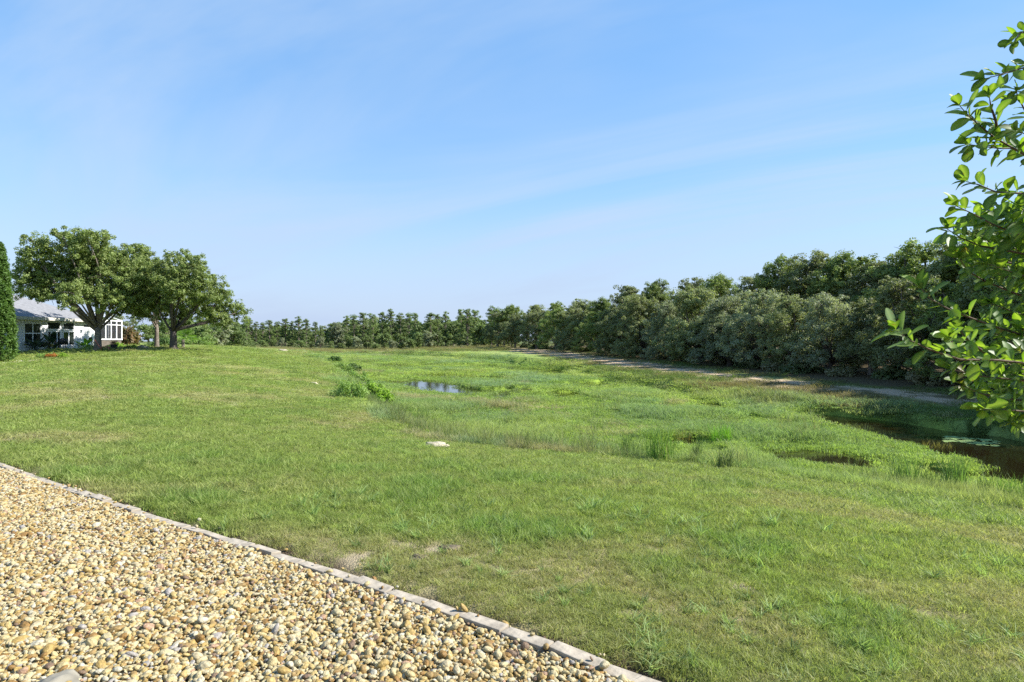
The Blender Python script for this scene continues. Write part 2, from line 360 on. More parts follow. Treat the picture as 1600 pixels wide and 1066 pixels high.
PROTO = {}
def proto_coll(name, meshes):
    c = bpy.data.collections.new(name)
    for i, me in enumerate(meshes):
        o = bpy.data.objects.new(f'{name}_{i:02d}', me); c.objects.link(o)
    return c
def scatter(name, coll, pts, rot, scl, idx, tintc=None, parent=None, kind='stuff'):
    n = len(pts); me = bpy.data.meshes.new(name); me.vertices.add(n); me.vertices.foreach_set('co', np.asarray(pts, np.float32).ravel())
    def put(nm, typ, key, arr):
        a = me.attributes.new(nm, typ, 'POINT'); a.data.foreach_set(key, np.asarray(arr).ravel())
    put('rot', 'FLOAT_VECTOR', 'vector', np.asarray(rot, np.float32)); put('scl', 'FLOAT_VECTOR', 'vector', np.asarray(scl, np.float32))
    put('idx', 'INT', 'value', np.asarray(idx, np.int32))
    if tintc is not None:
        cc = np.ones((n, 4), np.float32); cc[:, :3] = tintc; put('tint', 'FLOAT_COLOR', 'color', cc)
    o = obj(name, me, parent)
    ng = bpy.data.node_groups.new(name, 'GeometryNodeTree')
    ng.interface.new_socket('Geometry', in_out='INPUT', socket_type='NodeSocketGeometry'); ng.interface.new_socket('Geometry', in_out='OUTPUT', socket_type='NodeSocketGeometry')
    n_, l_ = ng.nodes, ng.links
    gi = n_.new('NodeGroupInput'); go = n_.new('NodeGroupOutput'); ip = n_.new('GeometryNodeInstanceOnPoints'); ci = n_.new('GeometryNodeCollectionInfo')
    ci.inputs['Collection'].default_value = coll; ci.inputs['Separate Children'].default_value = True; ci.inputs['Reset Children'].default_value = True
    def named(nm, typ):
        a = n_.new('GeometryNodeInputNamedAttribute'); a.data_type = typ; a.inputs['Name'].default_value = nm; return a.outputs['Attribute']
    e2r = n_.new('FunctionNodeEulerToRotation')
    l_.new(named('rot', 'FLOAT_VECTOR'), e2r.inputs[0]); l_.new(e2r.outputs[0], ip.inputs['Rotation'])
    l_.new(named('scl', 'FLOAT_VECTOR'), ip.inputs['Scale']); l_.new(named('idx', 'INT'), ip.inputs['Instance Index'])
    ip.inputs['Pick Instance'].default_value = True
    l_.new(gi.outputs[0], ip.inputs['Points']); l_.new(ci.outputs[0], ip.inputs['Instance']); l_.new(ip.outputs[0], go.inputs[0])
    md = o.modifiers.new('scatter', 'NODES'); md.node_group = ng
    if kind: o['kind'] = kind
    return o

# ------------------------------------------------------------------ ground sheet (polar grid, fine in front)
def lerp(a, b, t): return np.asarray(a)[None] * (1 - t[:, None]) + np.asarray(b)[None] * t[:, None]
def mixc(c, col, t): return c * (1 - t[:, None]) + np.asarray(col)[None] * t[:, None]
def dryness(x, y):
    r = np.hypot(x, y)
    d = fbm(x, y, 1.5, 61, 4) * .6 + fbm(x, y, 7, 66, 3) * .4
    cd = sd_line(x, y, CURB)
    return sstep(.50, .68, d + .20 * np.exp(-np.clip(cd, 0, 9) / .9) + .10 * np.exp(-np.hypot(x - 4.2, y - 4.0) / 2.0))
def bareness(x, y): return fbm(x, y, .55, 90, 4) * .72 + fbm(x, y, 2.6, 95, 3) * .33 + .05 * np.exp(-np.hypot(x - 2.6, y - 3.6) / 2) - .052
SAND = [at(1620, 640, -1.0), at(1480, 633, -1.02), at(1400, 623, -1.0), at(1200, 603, -.95), at(1060, 584, -.82), at(960, 572, -.72), at(880, 560, -.6), at(800, 548, -.2),
        (0, 142), (9.6, 109), (13.4, 78), (16.8, 48), (18.6, 36.5), (20.2, 30), (24.2, 25), (42, 13.6)]
def build_ground():
    th = np.r_[np.linspace(-48, 48, 560), np.linspace(50, 310, 90)] * math.pi / 180
    rr = np.r_[0.02, .6, 1.2, np.geomspace(1.8, 260, 460), np.geomspace(290, 3500, 24)]
    T, Rr = np.meshgrid(th, rr); x = (np.sin(T) * Rr).ravel(); y = (np.cos(T) * Rr).ravel()
    z = ground_h(x, y)
    nt_, nr = len(th), len(rr)
    i, j = np.meshgrid(np.arange(nr - 1), np.arange(nt_), indexing='ij'); j2 = (j + 1) % nt_
    f = np.stack([i * nt_ + j, (i + 1) * nt_ + j, (i + 1) * nt_ + j2, i * nt_ + j2], -1).reshape(-1, 4)[:, ::-1]
    msd, marsh = zones(x, y); r = np.hypot(x, y)
    dry = dryness(x, y)
    lawn = lerp((.20, .272, .065), (.25, .31, .085), fbm(x, y, 9, 77, 3))
    # near: thatch and soil between the built blades; far: the colour of the sward itself
    near = 1 - sstep(9, 30, r)
    c = mixc(lawn, (.14, .12, .062), near * .7)
    c = mixc(c, (.36, .30, .16), dry * (.6 - .25 * sstep(15, 30, r)))
    bare = sstep(.68, .81, bareness(x, y))
    c = mixc(c, (.40, .325, .21), bare * .85 * (1 - sstep(20, 40, r)))
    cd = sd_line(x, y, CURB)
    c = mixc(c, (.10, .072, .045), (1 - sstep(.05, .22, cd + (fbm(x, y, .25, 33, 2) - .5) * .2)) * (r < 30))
    mg = lerp((.12, .18, .04), (.22, .31, .05), sstep(.35, .65, fbm(x, y, 4, 101, 4)))
    mg = mixc(mg, (.05, .06, .02), sstep(-.1, -1.0, msd) * 0)
    ps = pool_sd(x, y)
    mg = mixc(mg, (.26, .36, .05), (1 - sstep(.4, 2.2, ps)) * .7)
    mg = mixc(mg, (.03, .025, .012), 1 - sstep(-.3, .1, ps))
    c = mixc(c, mg, marsh)
    sp = sd_poly(x, y, SAND) + (fbm(x, y, 2.4, 55, 4) - .5) * 4.6
    sand = 1 - sstep(-.9, .5, sp)
    litter = sstep(.45, .62, fbm(x + y * .3, y * .35, .8, 58, 4))
    c = mixc(c, (.50, .37, .245), sand * (1 - .6 * litter)); c = mixc(c, (.11, .08, .045), sand * litter * .85)
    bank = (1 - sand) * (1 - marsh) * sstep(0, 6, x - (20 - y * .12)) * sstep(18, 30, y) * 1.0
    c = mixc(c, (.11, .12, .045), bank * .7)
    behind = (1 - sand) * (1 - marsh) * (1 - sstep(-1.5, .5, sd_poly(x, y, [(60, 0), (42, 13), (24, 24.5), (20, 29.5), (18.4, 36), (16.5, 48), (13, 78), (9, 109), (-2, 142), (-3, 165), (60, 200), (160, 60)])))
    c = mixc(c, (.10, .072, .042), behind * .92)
    fb = sstep(128, 150, y) * sstep(2, -6, x - 0)
    c = mixc(c, (.20, .165, .07), fb * (1 - marsh) * .8)
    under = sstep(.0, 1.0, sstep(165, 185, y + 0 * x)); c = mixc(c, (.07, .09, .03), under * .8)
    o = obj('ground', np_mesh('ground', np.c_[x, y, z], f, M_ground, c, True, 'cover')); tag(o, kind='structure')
build_ground()

wp = [(-75, 168), (-20, 166), (10, 150), (60, 60), (60, 0), (34, -8), (9, 5), (-6, 10), (-55, 120)]
me = bpy.data.meshes.new('pond_water'); me.from_pydata([(x, y, WATER) for x, y in wp], [], [tuple(range(len(wp)))[::-1]]); me.update(); me.materials.append(M_water)
tag(obj('pond_water', me), kind='structure')

# ------------------------------------------------------------------ grass blade protos
def blades(rng, n, spread, hmin, hmax, w, lean, seg=3):
    V, F, C = [], [], []
    for _ in range(n):
        a = rng.uniform(0, 2 * math.pi); rr_ = spread * math.sqrt(rng.random()); bx, by = rr_ * math.cos(a), rr_ * math.sin(a)
        h = rng.uniform(hmin, hmax); la = rng.uniform(0, 2 * math.pi); ln = lean * h * rng.uniform(.2, 1.2)
        fx = rng.uniform(0, math.pi); wx, wy = math.cos(fx) * w / 2, math.sin(fx) * w / 2; o = len(V)
        g = rng.uniform(.75, 1.2)
        for k in range(seg):
            t = k / seg; cxx = bx + math.cos(la) * ln * t ** 1.8; cyy = by + math.sin(la) * ln * t ** 1.8; zz_ = h * t * (1 - .12 * t); q = 1 - .55 * t
            V += [(cxx - wx * q, cyy - wy * q, zz_ - .012 * (k == 0)), (cxx + wx * q, cyy + wy * q, zz_ - .012 * (k == 0))]
        V.append((bx + math.cos(la) * ln, by + math.sin(la) * ln, h * .9)); C += [g] * (2 * seg + 1)
        for k in range(seg - 1): F.append((o + 2 * k, o + 2 * k + 1, o + 2 * k + 3, o + 2 * k + 2))
        F.append((o + 2 * seg - 2, o + 2 * seg - 1, o + 2 * seg))
    return V, F, C
def blade_mesh(name, seed, mat, *a, tintc=None, **k):
    rng = random.Random(seed); V, F, C = blades(rng, *a, **k)
    me = bpy.data.meshes.new(name); me.from_pydata(V, [], F); me.materials.append(mat)
    if tintc is not None:
        at_ = me.attributes.new('tint', 'FLOAT_COLOR', 'POINT'); hmax = max(v[2] for v in V)
        cc = np.ones((len(V), 4), np.float32); cc[:, :3] = np.asarray(tintc)[None] * 1.35 * np.asarray(C)[:, None]; at_.data.foreach_set('color', cc.ravel())
    me.update(); return me
lawn_c = proto_coll('lawn_tuft', [blade_mesh('lawn_tuft', 100 + i, M_grass, 46, .065, .016, .044, .0042, 1.1, seg=2) for i in range(6)] +
                    [blade_mesh('lawn_tuft', 120 + i, M_grass, 26, .05, .035, .085, .0055, .95) for i in range(3)] +
                    [blade_mesh('lawn_tuft', 140 + i, M_grass, 20, .03, .06, .13, .0085, 1.1) for i in range(3)])
sedge_c = proto_coll('marsh_tuft', [blade_mesh('marsh_tuft', 200 + i, M_grass, 70, .22, .07, .22, .0075, .7) for i in range(6)] +
                     [blade_mesh('marsh_tuft', 220 + i, M_grass, 110, .24, .02, .07, .013, .9, seg=2) for i in range(3)] +
                     [blade_mesh('marsh_tuft', 240 + i, M_grass, 26, .16, .25, .70, .008, .35, seg=3) for i in range(3)])

rng = np.random.default_rng(3)
HOUSE_POLY = [(-36.2, 45), (-35.6, 54.5), (-35.4, 60), (-60, 66), (-60, 45)]
def lawn_grass():
    n = 95000; r = np.exp(rng.uniform(math.log(2.3), math.log(75), n)); t = rng.uniform(R(-47), R(47), n)
    x, y = np.sin(t) * r, np.cos(t) * r
    msd, _ = zones(x, y); cd = sd_line(x, y, CURB)
    dry = dryness(x, y); bare = bareness(x, y)
    keep = (cd > .055 + .16 * fbm(x, y, .22, 35, 3) ** 1.5) & (msd > -.6) & (sd_poly(x, y, SAND) > .2) & (sd_poly(x, y, HOUSE_POLY) > .1) & (y < 80)
    keep &= rng.random(n) > dry * .45
    keep &= rng.random(n) > sstep(.67, .79, bare) * .86
    keep &= ~((x > 8) & (y > 17))
    x, y, r, dry = x[keep], y[keep], r[keep], dry[keep]; n = len(x)
    lush = sstep(.46, .72, fbm(x, y, 1.1, 140, 4)) * (1 - .8 * dry) * (1 - .45 * sstep(5, 12, r))
    s = np.clip(r / 5.2, .85, 14)
    hs = np.clip(s, .85, 1.5) * (.65 + .55 * rng.random(n) + .35 * lush) * (1 - .25 * dry)
    tall = rng.random(n) < (.14 + .42 * lush) * (r < 14)
    idx = np.where(tall, 6 + rng.integers(0, 3, n), rng.integers(0, 6, n))
    coarse = (r < 7) & (rng.random(n) < .005 + .03 * sstep(.55, .7, fbm(x, y, .9, 144, 3))); idx = np.where(coarse, 9 + rng.integers(0, 3, n), idx)
    c = lerp((.225, .305, .07), (.325, .37, .105), fbm(x, y, 6, 150, 3) * .6 + .4 * rng.random(n))
    c = mixc(c, (.16, .29, .065), lush * .55)
    c = mixc(c, (.40, .34, .17), np.clip(dry * .5 + .25 * (rng.random(n) < .2), 0, .85))
    c = mixc(c, (.25, .36, .13), coarse * .7)
    c *= rng.uniform(.68, 1.25, n)[:, None]
    z = ground_h(x, y)
    rot = np.c_[rng.normal(0, .12, n), rng.normal(0, .12, n), rng.uniform(0, 6.28, n)]
    sx = s * rng.uniform(.8, 1.25, n)
    o = scatter('lawn_grass', lawn_c, np.c_[x, y, z], rot, np.c_[sx, sx, hs], idx, c)
lawn_grass()

def marsh_grass():
    n = 62000; r = np.exp(rng.uniform(math.log(9), math.log(175), n)); t = rng.uniform(R(-42), R(44), n)
    x, y = np.sin(t) * r, np.cos(t) * r
    msd, marsh = zones(x, y); ps = pool_sd(x, y)
    kk = np.clip(r / 18, 1, 5)
    ds = np.minimum(np.minimum(pool_sd(x, y + .8 * kk), pool_sd(x, y + 1.7 * kk)), pool_sd(x, y + 2.6 * kk))     # low duckweed on the camera side keeps the open pools in view
    keep = (msd < .35) & ((ps > .18) | ((fbm(x, y, .7, 222, 3) > .65) & (ps > -.8) & (r < 22)))
    x, y, r, msd, ps, ds = [a[keep] for a in (x, y, r, msd, ps, ds)]; n = len(x)
    mat_ = fbm(x, y, 3.0, 21, 4); edge = sstep(-2.6, -.1, msd)
    tallm = sstep(.40, .60, mat_); low = np.maximum(np.maximum(1 - sstep(.3, 1.2, ps), 1 - sstep(.0, .7, ds)), ps < .2)
    isl = 1 - sstep(.44, .54, fbm(x, y, 3.0, 21, 4))
    lowp = (rng.random(n) < np.clip(low * .97 + (1 - tallm) * .3 + isl * .45, 0, .97))
    s = np.clip(r / 13, .8, 11)
    hs = np.clip(s, .8, 1.1) * (.36 + .45 * rng.random(n) + .45 * tallm + .25 * edge * sstep(20, 40, r))
    rim = sstep(-2.4, -1.2, msd) * (1 - sstep(-.3, .2, msd)) * sstep(.46, .58, fbm(x, y, 1.3, 177, 3)) * sstep(60, 30, y)
    hs = hs + 1.15 * rim
    hs = np.where(lowp & (rim < .3), .8 + .6 * rng.random(n), hs)
    idx = np.where(lowp, 6 + rng.integers(0, 3, n), rng.integers(0, 6, n))
    rr_ = (r < 60) & (ps > 1.0) & (ds > .8) & (rng.random(n) < .16 * sstep(-2.2, -1.0, msd) * sstep(.44, .60, fbm(x, y, 1.7, 178, 3)) + .006 * (r < 45) + .04 * sstep(.60, .68, fbm(x, y, 2.4, 179, 3)))
    idx = np.where(rr_, 9 + rng.integers(0, 3, n), idx); hs = np.where(rr_, rng.uniform(.6, 1.25, n), hs); s = np.where(rr_, np.clip(s, .8, 1.8), s)
    g = fbm(x, y, 7, 180, 4)
    c = lerp((.235, .33, .115), (.36, .425, .135), sstep(.35, .65, g))
    c = mixc(c, (.235, .33, .185), sstep(.52, .66, fbm(x, y, 9, 186, 3)) * .7)
    c = mixc(c, (.27, .37, .05), lowp * .65 * (.5 + .5 * rng.random(n)))
    tan = sstep(.56, .70, fbm(x * 1.0, y * .6, 4.5, 190, 4)); c = mixc(c, (.42, .36, .20), np.clip(tan * .75 * ~lowp + .35 * (rng.random(n) < .06), 0, .8))
    shadebank = sstep(.35, 1.3, x / 14 * sstep(60, 20, y)) * 0
    c = mixc(c, (.20, .21, .10), rim * .5)
    c = np.where(rr_[:, None], lerp((.13, .20, .05), (.30, .30, .14), rng.random(n)), c)
    c *= rng.uniform(.72, 1.22, n)[:, None]
    z = np.maximum(ground_h(x, y), WATER)
    rot = np.c_[rng.normal(0, .08, n), rng.normal(0, .08, n), rng.uniform(0, 6.28, n)]; sx = s * rng.uniform(.8, 1.3, n)
    scatter('marsh_grass', sedge_c, np.c_[x, y, z], rot, np.c_[sx, sx, hs], idx, c)
    # rough grass on the right bank, below the trees, and on the far bank
    n = 30000; r = np.exp(rng.uniform(math.log(14), math.log(185), n)); t = rng.uniform(R(-40), R(46), n)
    x, y = np.sin(t) * r, np.cos(t) * r
    msd, marsh = zones(x, y); sp = sd_poly(x, y, SAND)
    right = (x > 7.5 - (y - 60) * .1) & (y > 15); farb = (y > 118) & (x < 12)
    keep = (msd > -.5) & (right | farb) & (sp > rng.uniform(-.9, 1.3, n) - 1.5 * (fbm(x, y, 1.6, 230, 3) > .60)) & (sd_poly(x, y, [(60, 0), (42, 14), (26, 25), (20.3, 33), (18.4, 50), (14.6, 84), (10, 110), (-1, 142), (-3, 165), (60, 200), (160, 60)]) > rng.uniform(.0, 2.5, n))
    x, y, r = x[keep], y[keep], r[keep]; n = len(x); s = np.clip(r / 13, .9, 11)
    g = fbm(x, y, 3.5, 200, 4)
    c = lerp((.12, .17, .045), (.21, .18, .08), sstep(.38, .58, g)); c = mixc(c, (.28, .245, .11), sstep(118, 150, y) * .6)
    c *= rng.uniform(.75, 1.25, n)[:, None]
    hs = np.clip(s, .9, 1.25) * (.35 + .5 * rng.random(n) + .35 * sstep(.45, .6, fbm(x, y, 2.5, 205, 3)))
    rot = np.c_[rng.normal(0, .1, n), rng.normal(0, .1, n), rng.uniform(0, 6.28, n)]; sx = s * rng.uniform(.8, 1.3, n)
    scatter('bank_grass', sedge_c, np.c_[x, y, ground_h(x, y)], rot, np.c_[sx, sx, hs], rng.integers(0, 6, n), c)
marsh_grass()

# lily pads on the channel
def lily_pads():
    mb = MB(); rg = random.Random(5)
    for k in range(120):
        px, py = rg.uniform(1475, 1560), 0; py = 684 + (px - 1475) * .09 + rg.uniform(-3, 7); X, Y = at(px, py, WATER)
        rad = rg.uniform(.05, .12); z = WATER + .006 + k * .00004; a0 = rg.uniform(0, 6.28)
        v = [(X, Y, z)] + [(X + math.cos(a0 + i * 5.9 / 9) * rad, Y + math.sin(a0 + i * 5.9 / 9) * rad, z + rg.uniform(0, .004)) for i in range(10)]
        mb.add(v, [(0, i, i + 1) for i in range(1, 10)])
    o = mb.build('lily_pads', simple('lily_pad', (.20, .28, .08), .65, .25, .3, 3)); o['kind'] = 'stuff'
lily_pads()

# ------------------------------------------------------------------ gravel bed, edging, boulder
def pebble_mesh(seed, sub):
    bm = bmesh.new(); bmesh.ops.create_icosphere(bm, subdivisions=sub, radius=1); rg = random.Random(seed)
    ax = [Vector((rg.gauss(0, 1), rg.gauss(0, 1), rg.gauss(0, 1))).normalized() for _ in range(5)]; am = [rg.uniform(.05, .30) for _ in ax]
    for v in bm.verts:
        d = v.co.normalized(); s = 1
        for a, m in zip(ax, am):
            q = d.dot(a)
            if q > .45: s -= m * (q - .45)
            s += .05 * math.sin(3 * q + m * 20)
        v.co = d * s; v.co.x *= 1.12; v.co.y *= .9; v.co.z *= .66
    me = bpy.data.meshes.new('pebble'); bm.to_mesh(me); bm.free(); me.materials.append(M_pebble); me.polygons.foreach_set('use_smooth', [True] * len(me.polygons)); return me
PEB = [pebble_mesh(i, 2) for i in range(9)]
def gravel():
    # sheet under the pebbles
    gx, gy = np.meshgrid(np.arange(-9, 3.2, .22), np.arange(-2.5, 10.5, .22))
    keep = sd_line(gx.ravel(), gy.ravel(), CURB).reshape(gx.shape)
    idx = -np.ones(gx.shape, int); V = []; F = []
    for i in range(gx.shape[0]):
        for j in range(gx.shape[1]):
            if keep[i, j] < .12:
                idx[i, j] = len(V); V.append((gx[i, j], gy[i, j], -.045 if keep[i, j] < -.02 else -.09))
    for i in range(gx.shape[0] - 1):
        for j in range(gx.shape[1] - 1):
            q = (idx[i, j], idx[i, j + 1], idx[i + 1, j + 1], idx[i + 1, j])
            if min(q) >= 0: F.append(q)
    me = bpy.data.meshes.new('gravel_bed'); me.from_pydata(V, [], F); me.materials.append(M_gravel_base); me.update()
    bed = tag(obj('gravel_bed', me), kind='structure')
    sp = .0300; P = []
    for layer, (dz, off, spc) in enumerate(((-.022, 0, .025), (-.007, .5, .0215), (.005, .27, .023))):
        ax, ay = np.meshgrid(np.arange(-8.8, 2.6, spc), np.arange(1.2, 10, spc * .92))
        x = ax.ravel() + off * spc + rng.uniform(-.5, .5, ax.size) * spc * .9; y = ay.ravel() + off * spc + rng.uniform(-.5, .5, ax.size) * spc * .9
        cd = sd_line(x, y, CURB); k = (cd < -.050) & (cd > -4.8) & (np.abs(x / np.maximum(y, .1)) < .95)
        if layer == 2: k &= rng.random(x.size) < .7
        x, y = x[k], y[k]; mound = (fbm(x, y, .5, 300, 3) - .5) * .03
        P.append(np.c_[x, y, dz + mound + rng.normal(0, .004, len(x))])
    sx_ = rng.uniform(-7, 1.4, 5000); sy_ = rng.uniform(2.2, 9, 5000); cd = sd_line(sx_, sy_, CURB); k = (cd > -.05) & (cd < .30) & (rng.random(5000) < np.exp(-(cd + .05) / .10) * .8)
    sx_, sy_, cd = sx_[k], sy_[k], cd[k]; P.append(np.c_[sx_, sy_, np.where(cd < .05, .028, .0)])
    P = np.concatenate(P); n = len(P)
    s = np.clip(np.exp(rng.normal(math.log(.0130), .36, n)), .0075, .032)
    scl = np.c_[s * rng.uniform(.9, 1.35, n), s * rng.uniform(.85, 1.1, n), s * rng.uniform(.8, 1.15, n)]
    rot = np.c_[rng.normal(0, .45, n), rng.normal(0, .45, n), rng.uniform(0, 6.28, n)]; idx_ = rng.integers(0, len(PEB), n)
    # the 300 that show largest are pebbles of their own
    vis = (P[:, 1] > 2.96) & (np.abs(P[:, 0] / P[:, 1]) < .81) & (P[:, 2] > -.012)
    big = np.where(vis, s / np.hypot(P[:, 1], 1.6), 0); top = np.argsort(-big)[:290]; P[top, 2] += .006
    rest = np.ones(n, bool); rest[top] = False
    o = scatter('loose_pebbles', proto_coll('pebble_shape', PEB), P[rest], rot[rest], scl[rest], idx_[rest], parent=bed)
    for i in top:
        q = bpy.data.objects.new('pebble', PEB[idx_[i]]); q.location = P[i]; q.rotation_euler = rot[i]; q.scale = scl[i]; link(q, bed)
gravel()

def edging():
    root = empty('stone_edging', (0, 0, 0), 'low pale concrete edging of short blocks between the pebbles and the lawn', 'edging')
    pts = [Vector((x, y, 0)) for x, y in CURB]; rg = random.Random(9)
    cum = [0]
    for a, b in zip(pts, pts[1:]): cum.append(cum[-1] + (b - a).length)
    def pos(s):
        for i in range(len(pts) - 1):
            if s <= cum[i + 1]: return pts[i].lerp(pts[i + 1], (s - cum[i]) / (cum[i + 1] - cum[i]))
        return pts[-1]
    meshes = []
    for k in range(5):
        bm = bmesh.new(); bmesh.ops.create_cube(bm, size=1)
        for v in bm.verts:
            v.co.x *= .292 + rg.uniform(-.008, .008); v.co.y *= .092 + rg.uniform(-.006, .006); v.co.z *= .16; v.co.z += rg.uniform(-.004, .004)
        bmesh.ops.bevel(bm, geom=bm.edges[:], offset=.008, segments=2, profile=.6, affect='EDGES')
        me = bpy.data.meshes.new('edging_block'); bm.to_mesh(me); bm.free(); me.materials.append(M_concrete); meshes.append(me)
    s = 1.0
    while s < 14.5:
        a, b = pos(s), pos(s + .30); d = b - a; m = (a + b) / 2
        o = bpy.data.objects.new('edging_block', meshes[rg.randrange(5)]); n = Vector((d.y, -d.x, 0)).normalized()
        o.location = m + n * rg.uniform(-.007, .007) + Vector((0, 0, -.060 + rg.uniform(-.011, .009) + gz(m.x + n.x * .3, m.y + n.y * .3)))
        o.rotation_euler = (rg.gauss(0, .05), rg.gauss(0, .02), math.atan2(d.y, d.x) + rg.gauss(0, .012)); link(o, root)
        s += .304
edging()

def rock(name, loc, size, mat, label, cat, seed, sub=4, rough=.12, group=None):
    bm = bmesh.new(); bmesh.ops.create_icosphere(bm, subdivisions=sub, radius=1)
    from mathutils import noise as mn
    for v in bm.verts:
        d = v.co.normalized(); f = 1 + rough * 2.2 * (mn.fractal(d * 1.6 + Vector((seed, 0, 0)), .9, 2, 5))
        v.co = d * f; v.co.x *= size[0]; v.co.y *= size[1]; v.co.z *= size[2]
    me = bpy.data.meshes.new(name); bm.to_mesh(me); bm.free(); me.materials.append(mat); me.polygons.foreach_set('use_smooth', [True] * len(me.polygons))
    o = obj(name, me); o.location = loc; return tag(o, label, cat, group)
rock('boulder', (-2.12, 2.86, -.045), (.15, .15, .095), M_boulder, 'rounded grey boulder sunk in the pebbles at the bottom edge', 'boulder', 3)
x, y = hit(680, 699); rock('limestone_slab', (x, y, gz(x, y) + .03), (.27, .17, .075), M_limestone, 'flat pale limestone rock lying in the open lawn', 'rock', 8, 4, .2)
x, y = hit(671, 697); rock('limestone_chip', (x - .28, y, gz(x, y) + .02), (.11, .1, .05), M_limestone, 'small pale stone touching the left end of the limestone slab', 'rock', 11, 3, .2)
x, y = hit(441, 548.5); rock('white_stone', (x, y, gz(x, y) + .05), (.5, .3, .14), M_limestone, 'distant white stone on the far rim of the lawn', 'rock', 5, 3, .25)
x, y = hit(490, 600); rock('bleached_stone', (x, y, gz(x, y) + .03), (.2, .12, .05), M_limestone, 'tiny bleached stone in the lawn left of the lime green shrub', 'rock', 6, 3, .25)
for (px, py, zz_, sz, lb) in ((705, 858, -.3, (.10, .08, .02), 'dark crumbly soil mound in the lawn, right of the smaller one'), (655, 872, -.25, (.07, .06, .018), 'smaller dark soil mound in the lawn nearer the pebbles')):
    x, y = hit(px, py); rock('soil_mound', (x, y, gz(x, y)), sz, M_soil, lb, 'mound', px, 4, .3, 'dug soil mounds in the lawn')

# ------------------------------------------------------------------ foliage generators
def leaf_cloud(rg, cent, rad, n_per, Ll, Wl, ca, cb, up=.35, clump_var=.16, shell=.45):
    K = len(cent); cid = np.repeat(np.arange(K), n_per); n = len(cid)
    d = rg.normal(size=(n, 3)); d /= np.linalg.norm(d, axis=1)[:, None]
    p = cent[cid] + d * rad[cid] * (rg.random(n) ** shell)[:, None]
    nr = d * .7 + rg.normal(size=(n, 3)) * .45 + np.array([0, 0, up]); nr /= np.linalg.norm(nr, axis=1)[:, None]
    t = rg.normal(size=(n, 3)); t -= nr * (t * nr).sum(1)[:, None]; t /= np.linalg.norm(t, axis=1)[:, None]; b = np.cross(nr, t)
    sz = rg.uniform(.65, 1.3, n)[:, None]; l_ = t * Ll * .5 * sz; w_ = b * Wl * .5 * sz
    v = np.stack([p - l_, p + w_ + l_ * .15, p + l_, p - w_ + l_ * .15], 1).reshape(-1, 3)
    f = np.arange(n * 4).reshape(-1, 4)
    mixv = np.clip(rg.random(n) * .6 + rg.random(K)[cid] * .4, 0, 1)
    c = lerp(ca, cb, mixv) * (1 + clump_var * (rg.random(K)[cid] - .5) * 2)[:, None]
    return v, f, np.repeat(c, 4, 0)
def lobes_to_clumps(rg, lobes, per_area, cr, zmin=None, down=-.35):
    C, Rd = [], []
    for (x, y, z, r) in lobes:
        k = max(4, int(per_area * r * r)); d = rg.normal(size=(k * 3, 3)); d /= np.linalg.norm(d, axis=1)[:, None]; d = d[d[:, 2] > down - .45][:k]
        p = np.array([x, y, z]) + d * r * rg.uniform(.4, 1.22, len(d))[:, None] * np.array([1, 1, .88])
        C.append(p); Rd.append(cr * rg.uniform(.5, 1.4, (len(d), 1)) * np.array([[1.08, 1.08, .9]]))
    C = np.concatenate(C); Rd = np.concatenate(Rd)
    if zmin is not None: C[:, 2] = np.maximum(C[:, 2], zmin + rg.random(len(C)) * .5)
    return C, Rd
def limb(mb, a, b, r0, r1, sag=.15, k=6, rg=random):
    a, b = Vector(a), Vector(b); d = b - a; side = d.orthogonal().normalized() * d.length * rg.uniform(-.12, .12); pts = []; rad = []
    for i in range(6):
        t = i / 5; p = a.lerp(b, t) + side * math.sin(math.pi * t) + Vector((0, 0, sag * d.length * math.sin(math.pi * t) * .5)); pts.append(p); rad.append(r0 + (r1 - r0) * t ** .8)
    mb.tube(pts, rad, k)

def tree_meshes(seed, H, lobes, clump_r, per_area, n_leaf, Ll, Wl, ca, cb, trunk_r, trunk_top, bark, zmin=None, fork=None, up=.35, twigs=True, lean=(0, 0), down=-.35, core=0):
    rg = np.random.default_rng(seed); rp = random.Random(seed)
    C, Rd = lobes_to_clumps(rg, lobes, per_area, clump_r, zmin, down)
    v, f, c = leaf_cloud(rg, C, Rd, n_leaf, Ll, Wl, ca, cb, up)
    crown = np_mesh('crown', v, f, M_crown, c)
    mb = MB(); tt = Vector((lean[0], lean[1], trunk_top))
    mb.tube([(0, 0, -.25), (0, 0, .0), (lean[0] * .1, lean[1] * .1, trunk_top * .15), (lean[0] * .5, lean[1] * .5, trunk_top * .55), tt], [trunk_r * 1.7, trunk_r * 1.45, trunk_r * 1.08, trunk_r * .92, trunk_r * .8], 9)
    for (x, y, z, r) in lobes:
        st = tt if fork is None else Vector((tt.x, tt.y, trunk_top * rp.uniform(*fork)))
        st = st if z > st.z else Vector((tt.x * .6, tt.y * .6, max(.3, min(st.z, z) * .8)))
        limb(mb, st, (x, y, z), trunk_r * .42, trunk_r * .12, .12, 6, rp)
        if twigs:
            for _ in range(4):
                d = Vector((rp.gauss(0, 1), rp.gauss(0, 1), rp.gauss(.3, .7))).normalized() * r * .9
                limb(mb, (x, y, z), Vector((x, y, z)) + d, trunk_r * .14, trunk_r * .04, .1, 4, rp)
    trunk = mb.mesh('trunk', bark, True)
    return trunk, crown
def tree(name, loc, tr, cr, label, cat, group=None, rz=0, sc=(1, 1, 1)):
    e = empty(name, loc, label, cat, group, rz); e.scale = sc; obj('trunk', tr, e); obj('crown', cr, e); return e
def tri_guess(): return sum(len(m.polygons) for m in bpy.data.meshes)

# colours of foliage
OAK_A, OAK_B = (.175, .20, .09), (.285, .31, .155)
GREY_A, GREY_B = (.20, .225, .13), (.32, .345, .225)
GRN_A, GRN_B = (.155, .205, .065), (.25, .30, .10)
PINE_A, PINE_B = (.12, .175, .06), (.22, .275, .10)

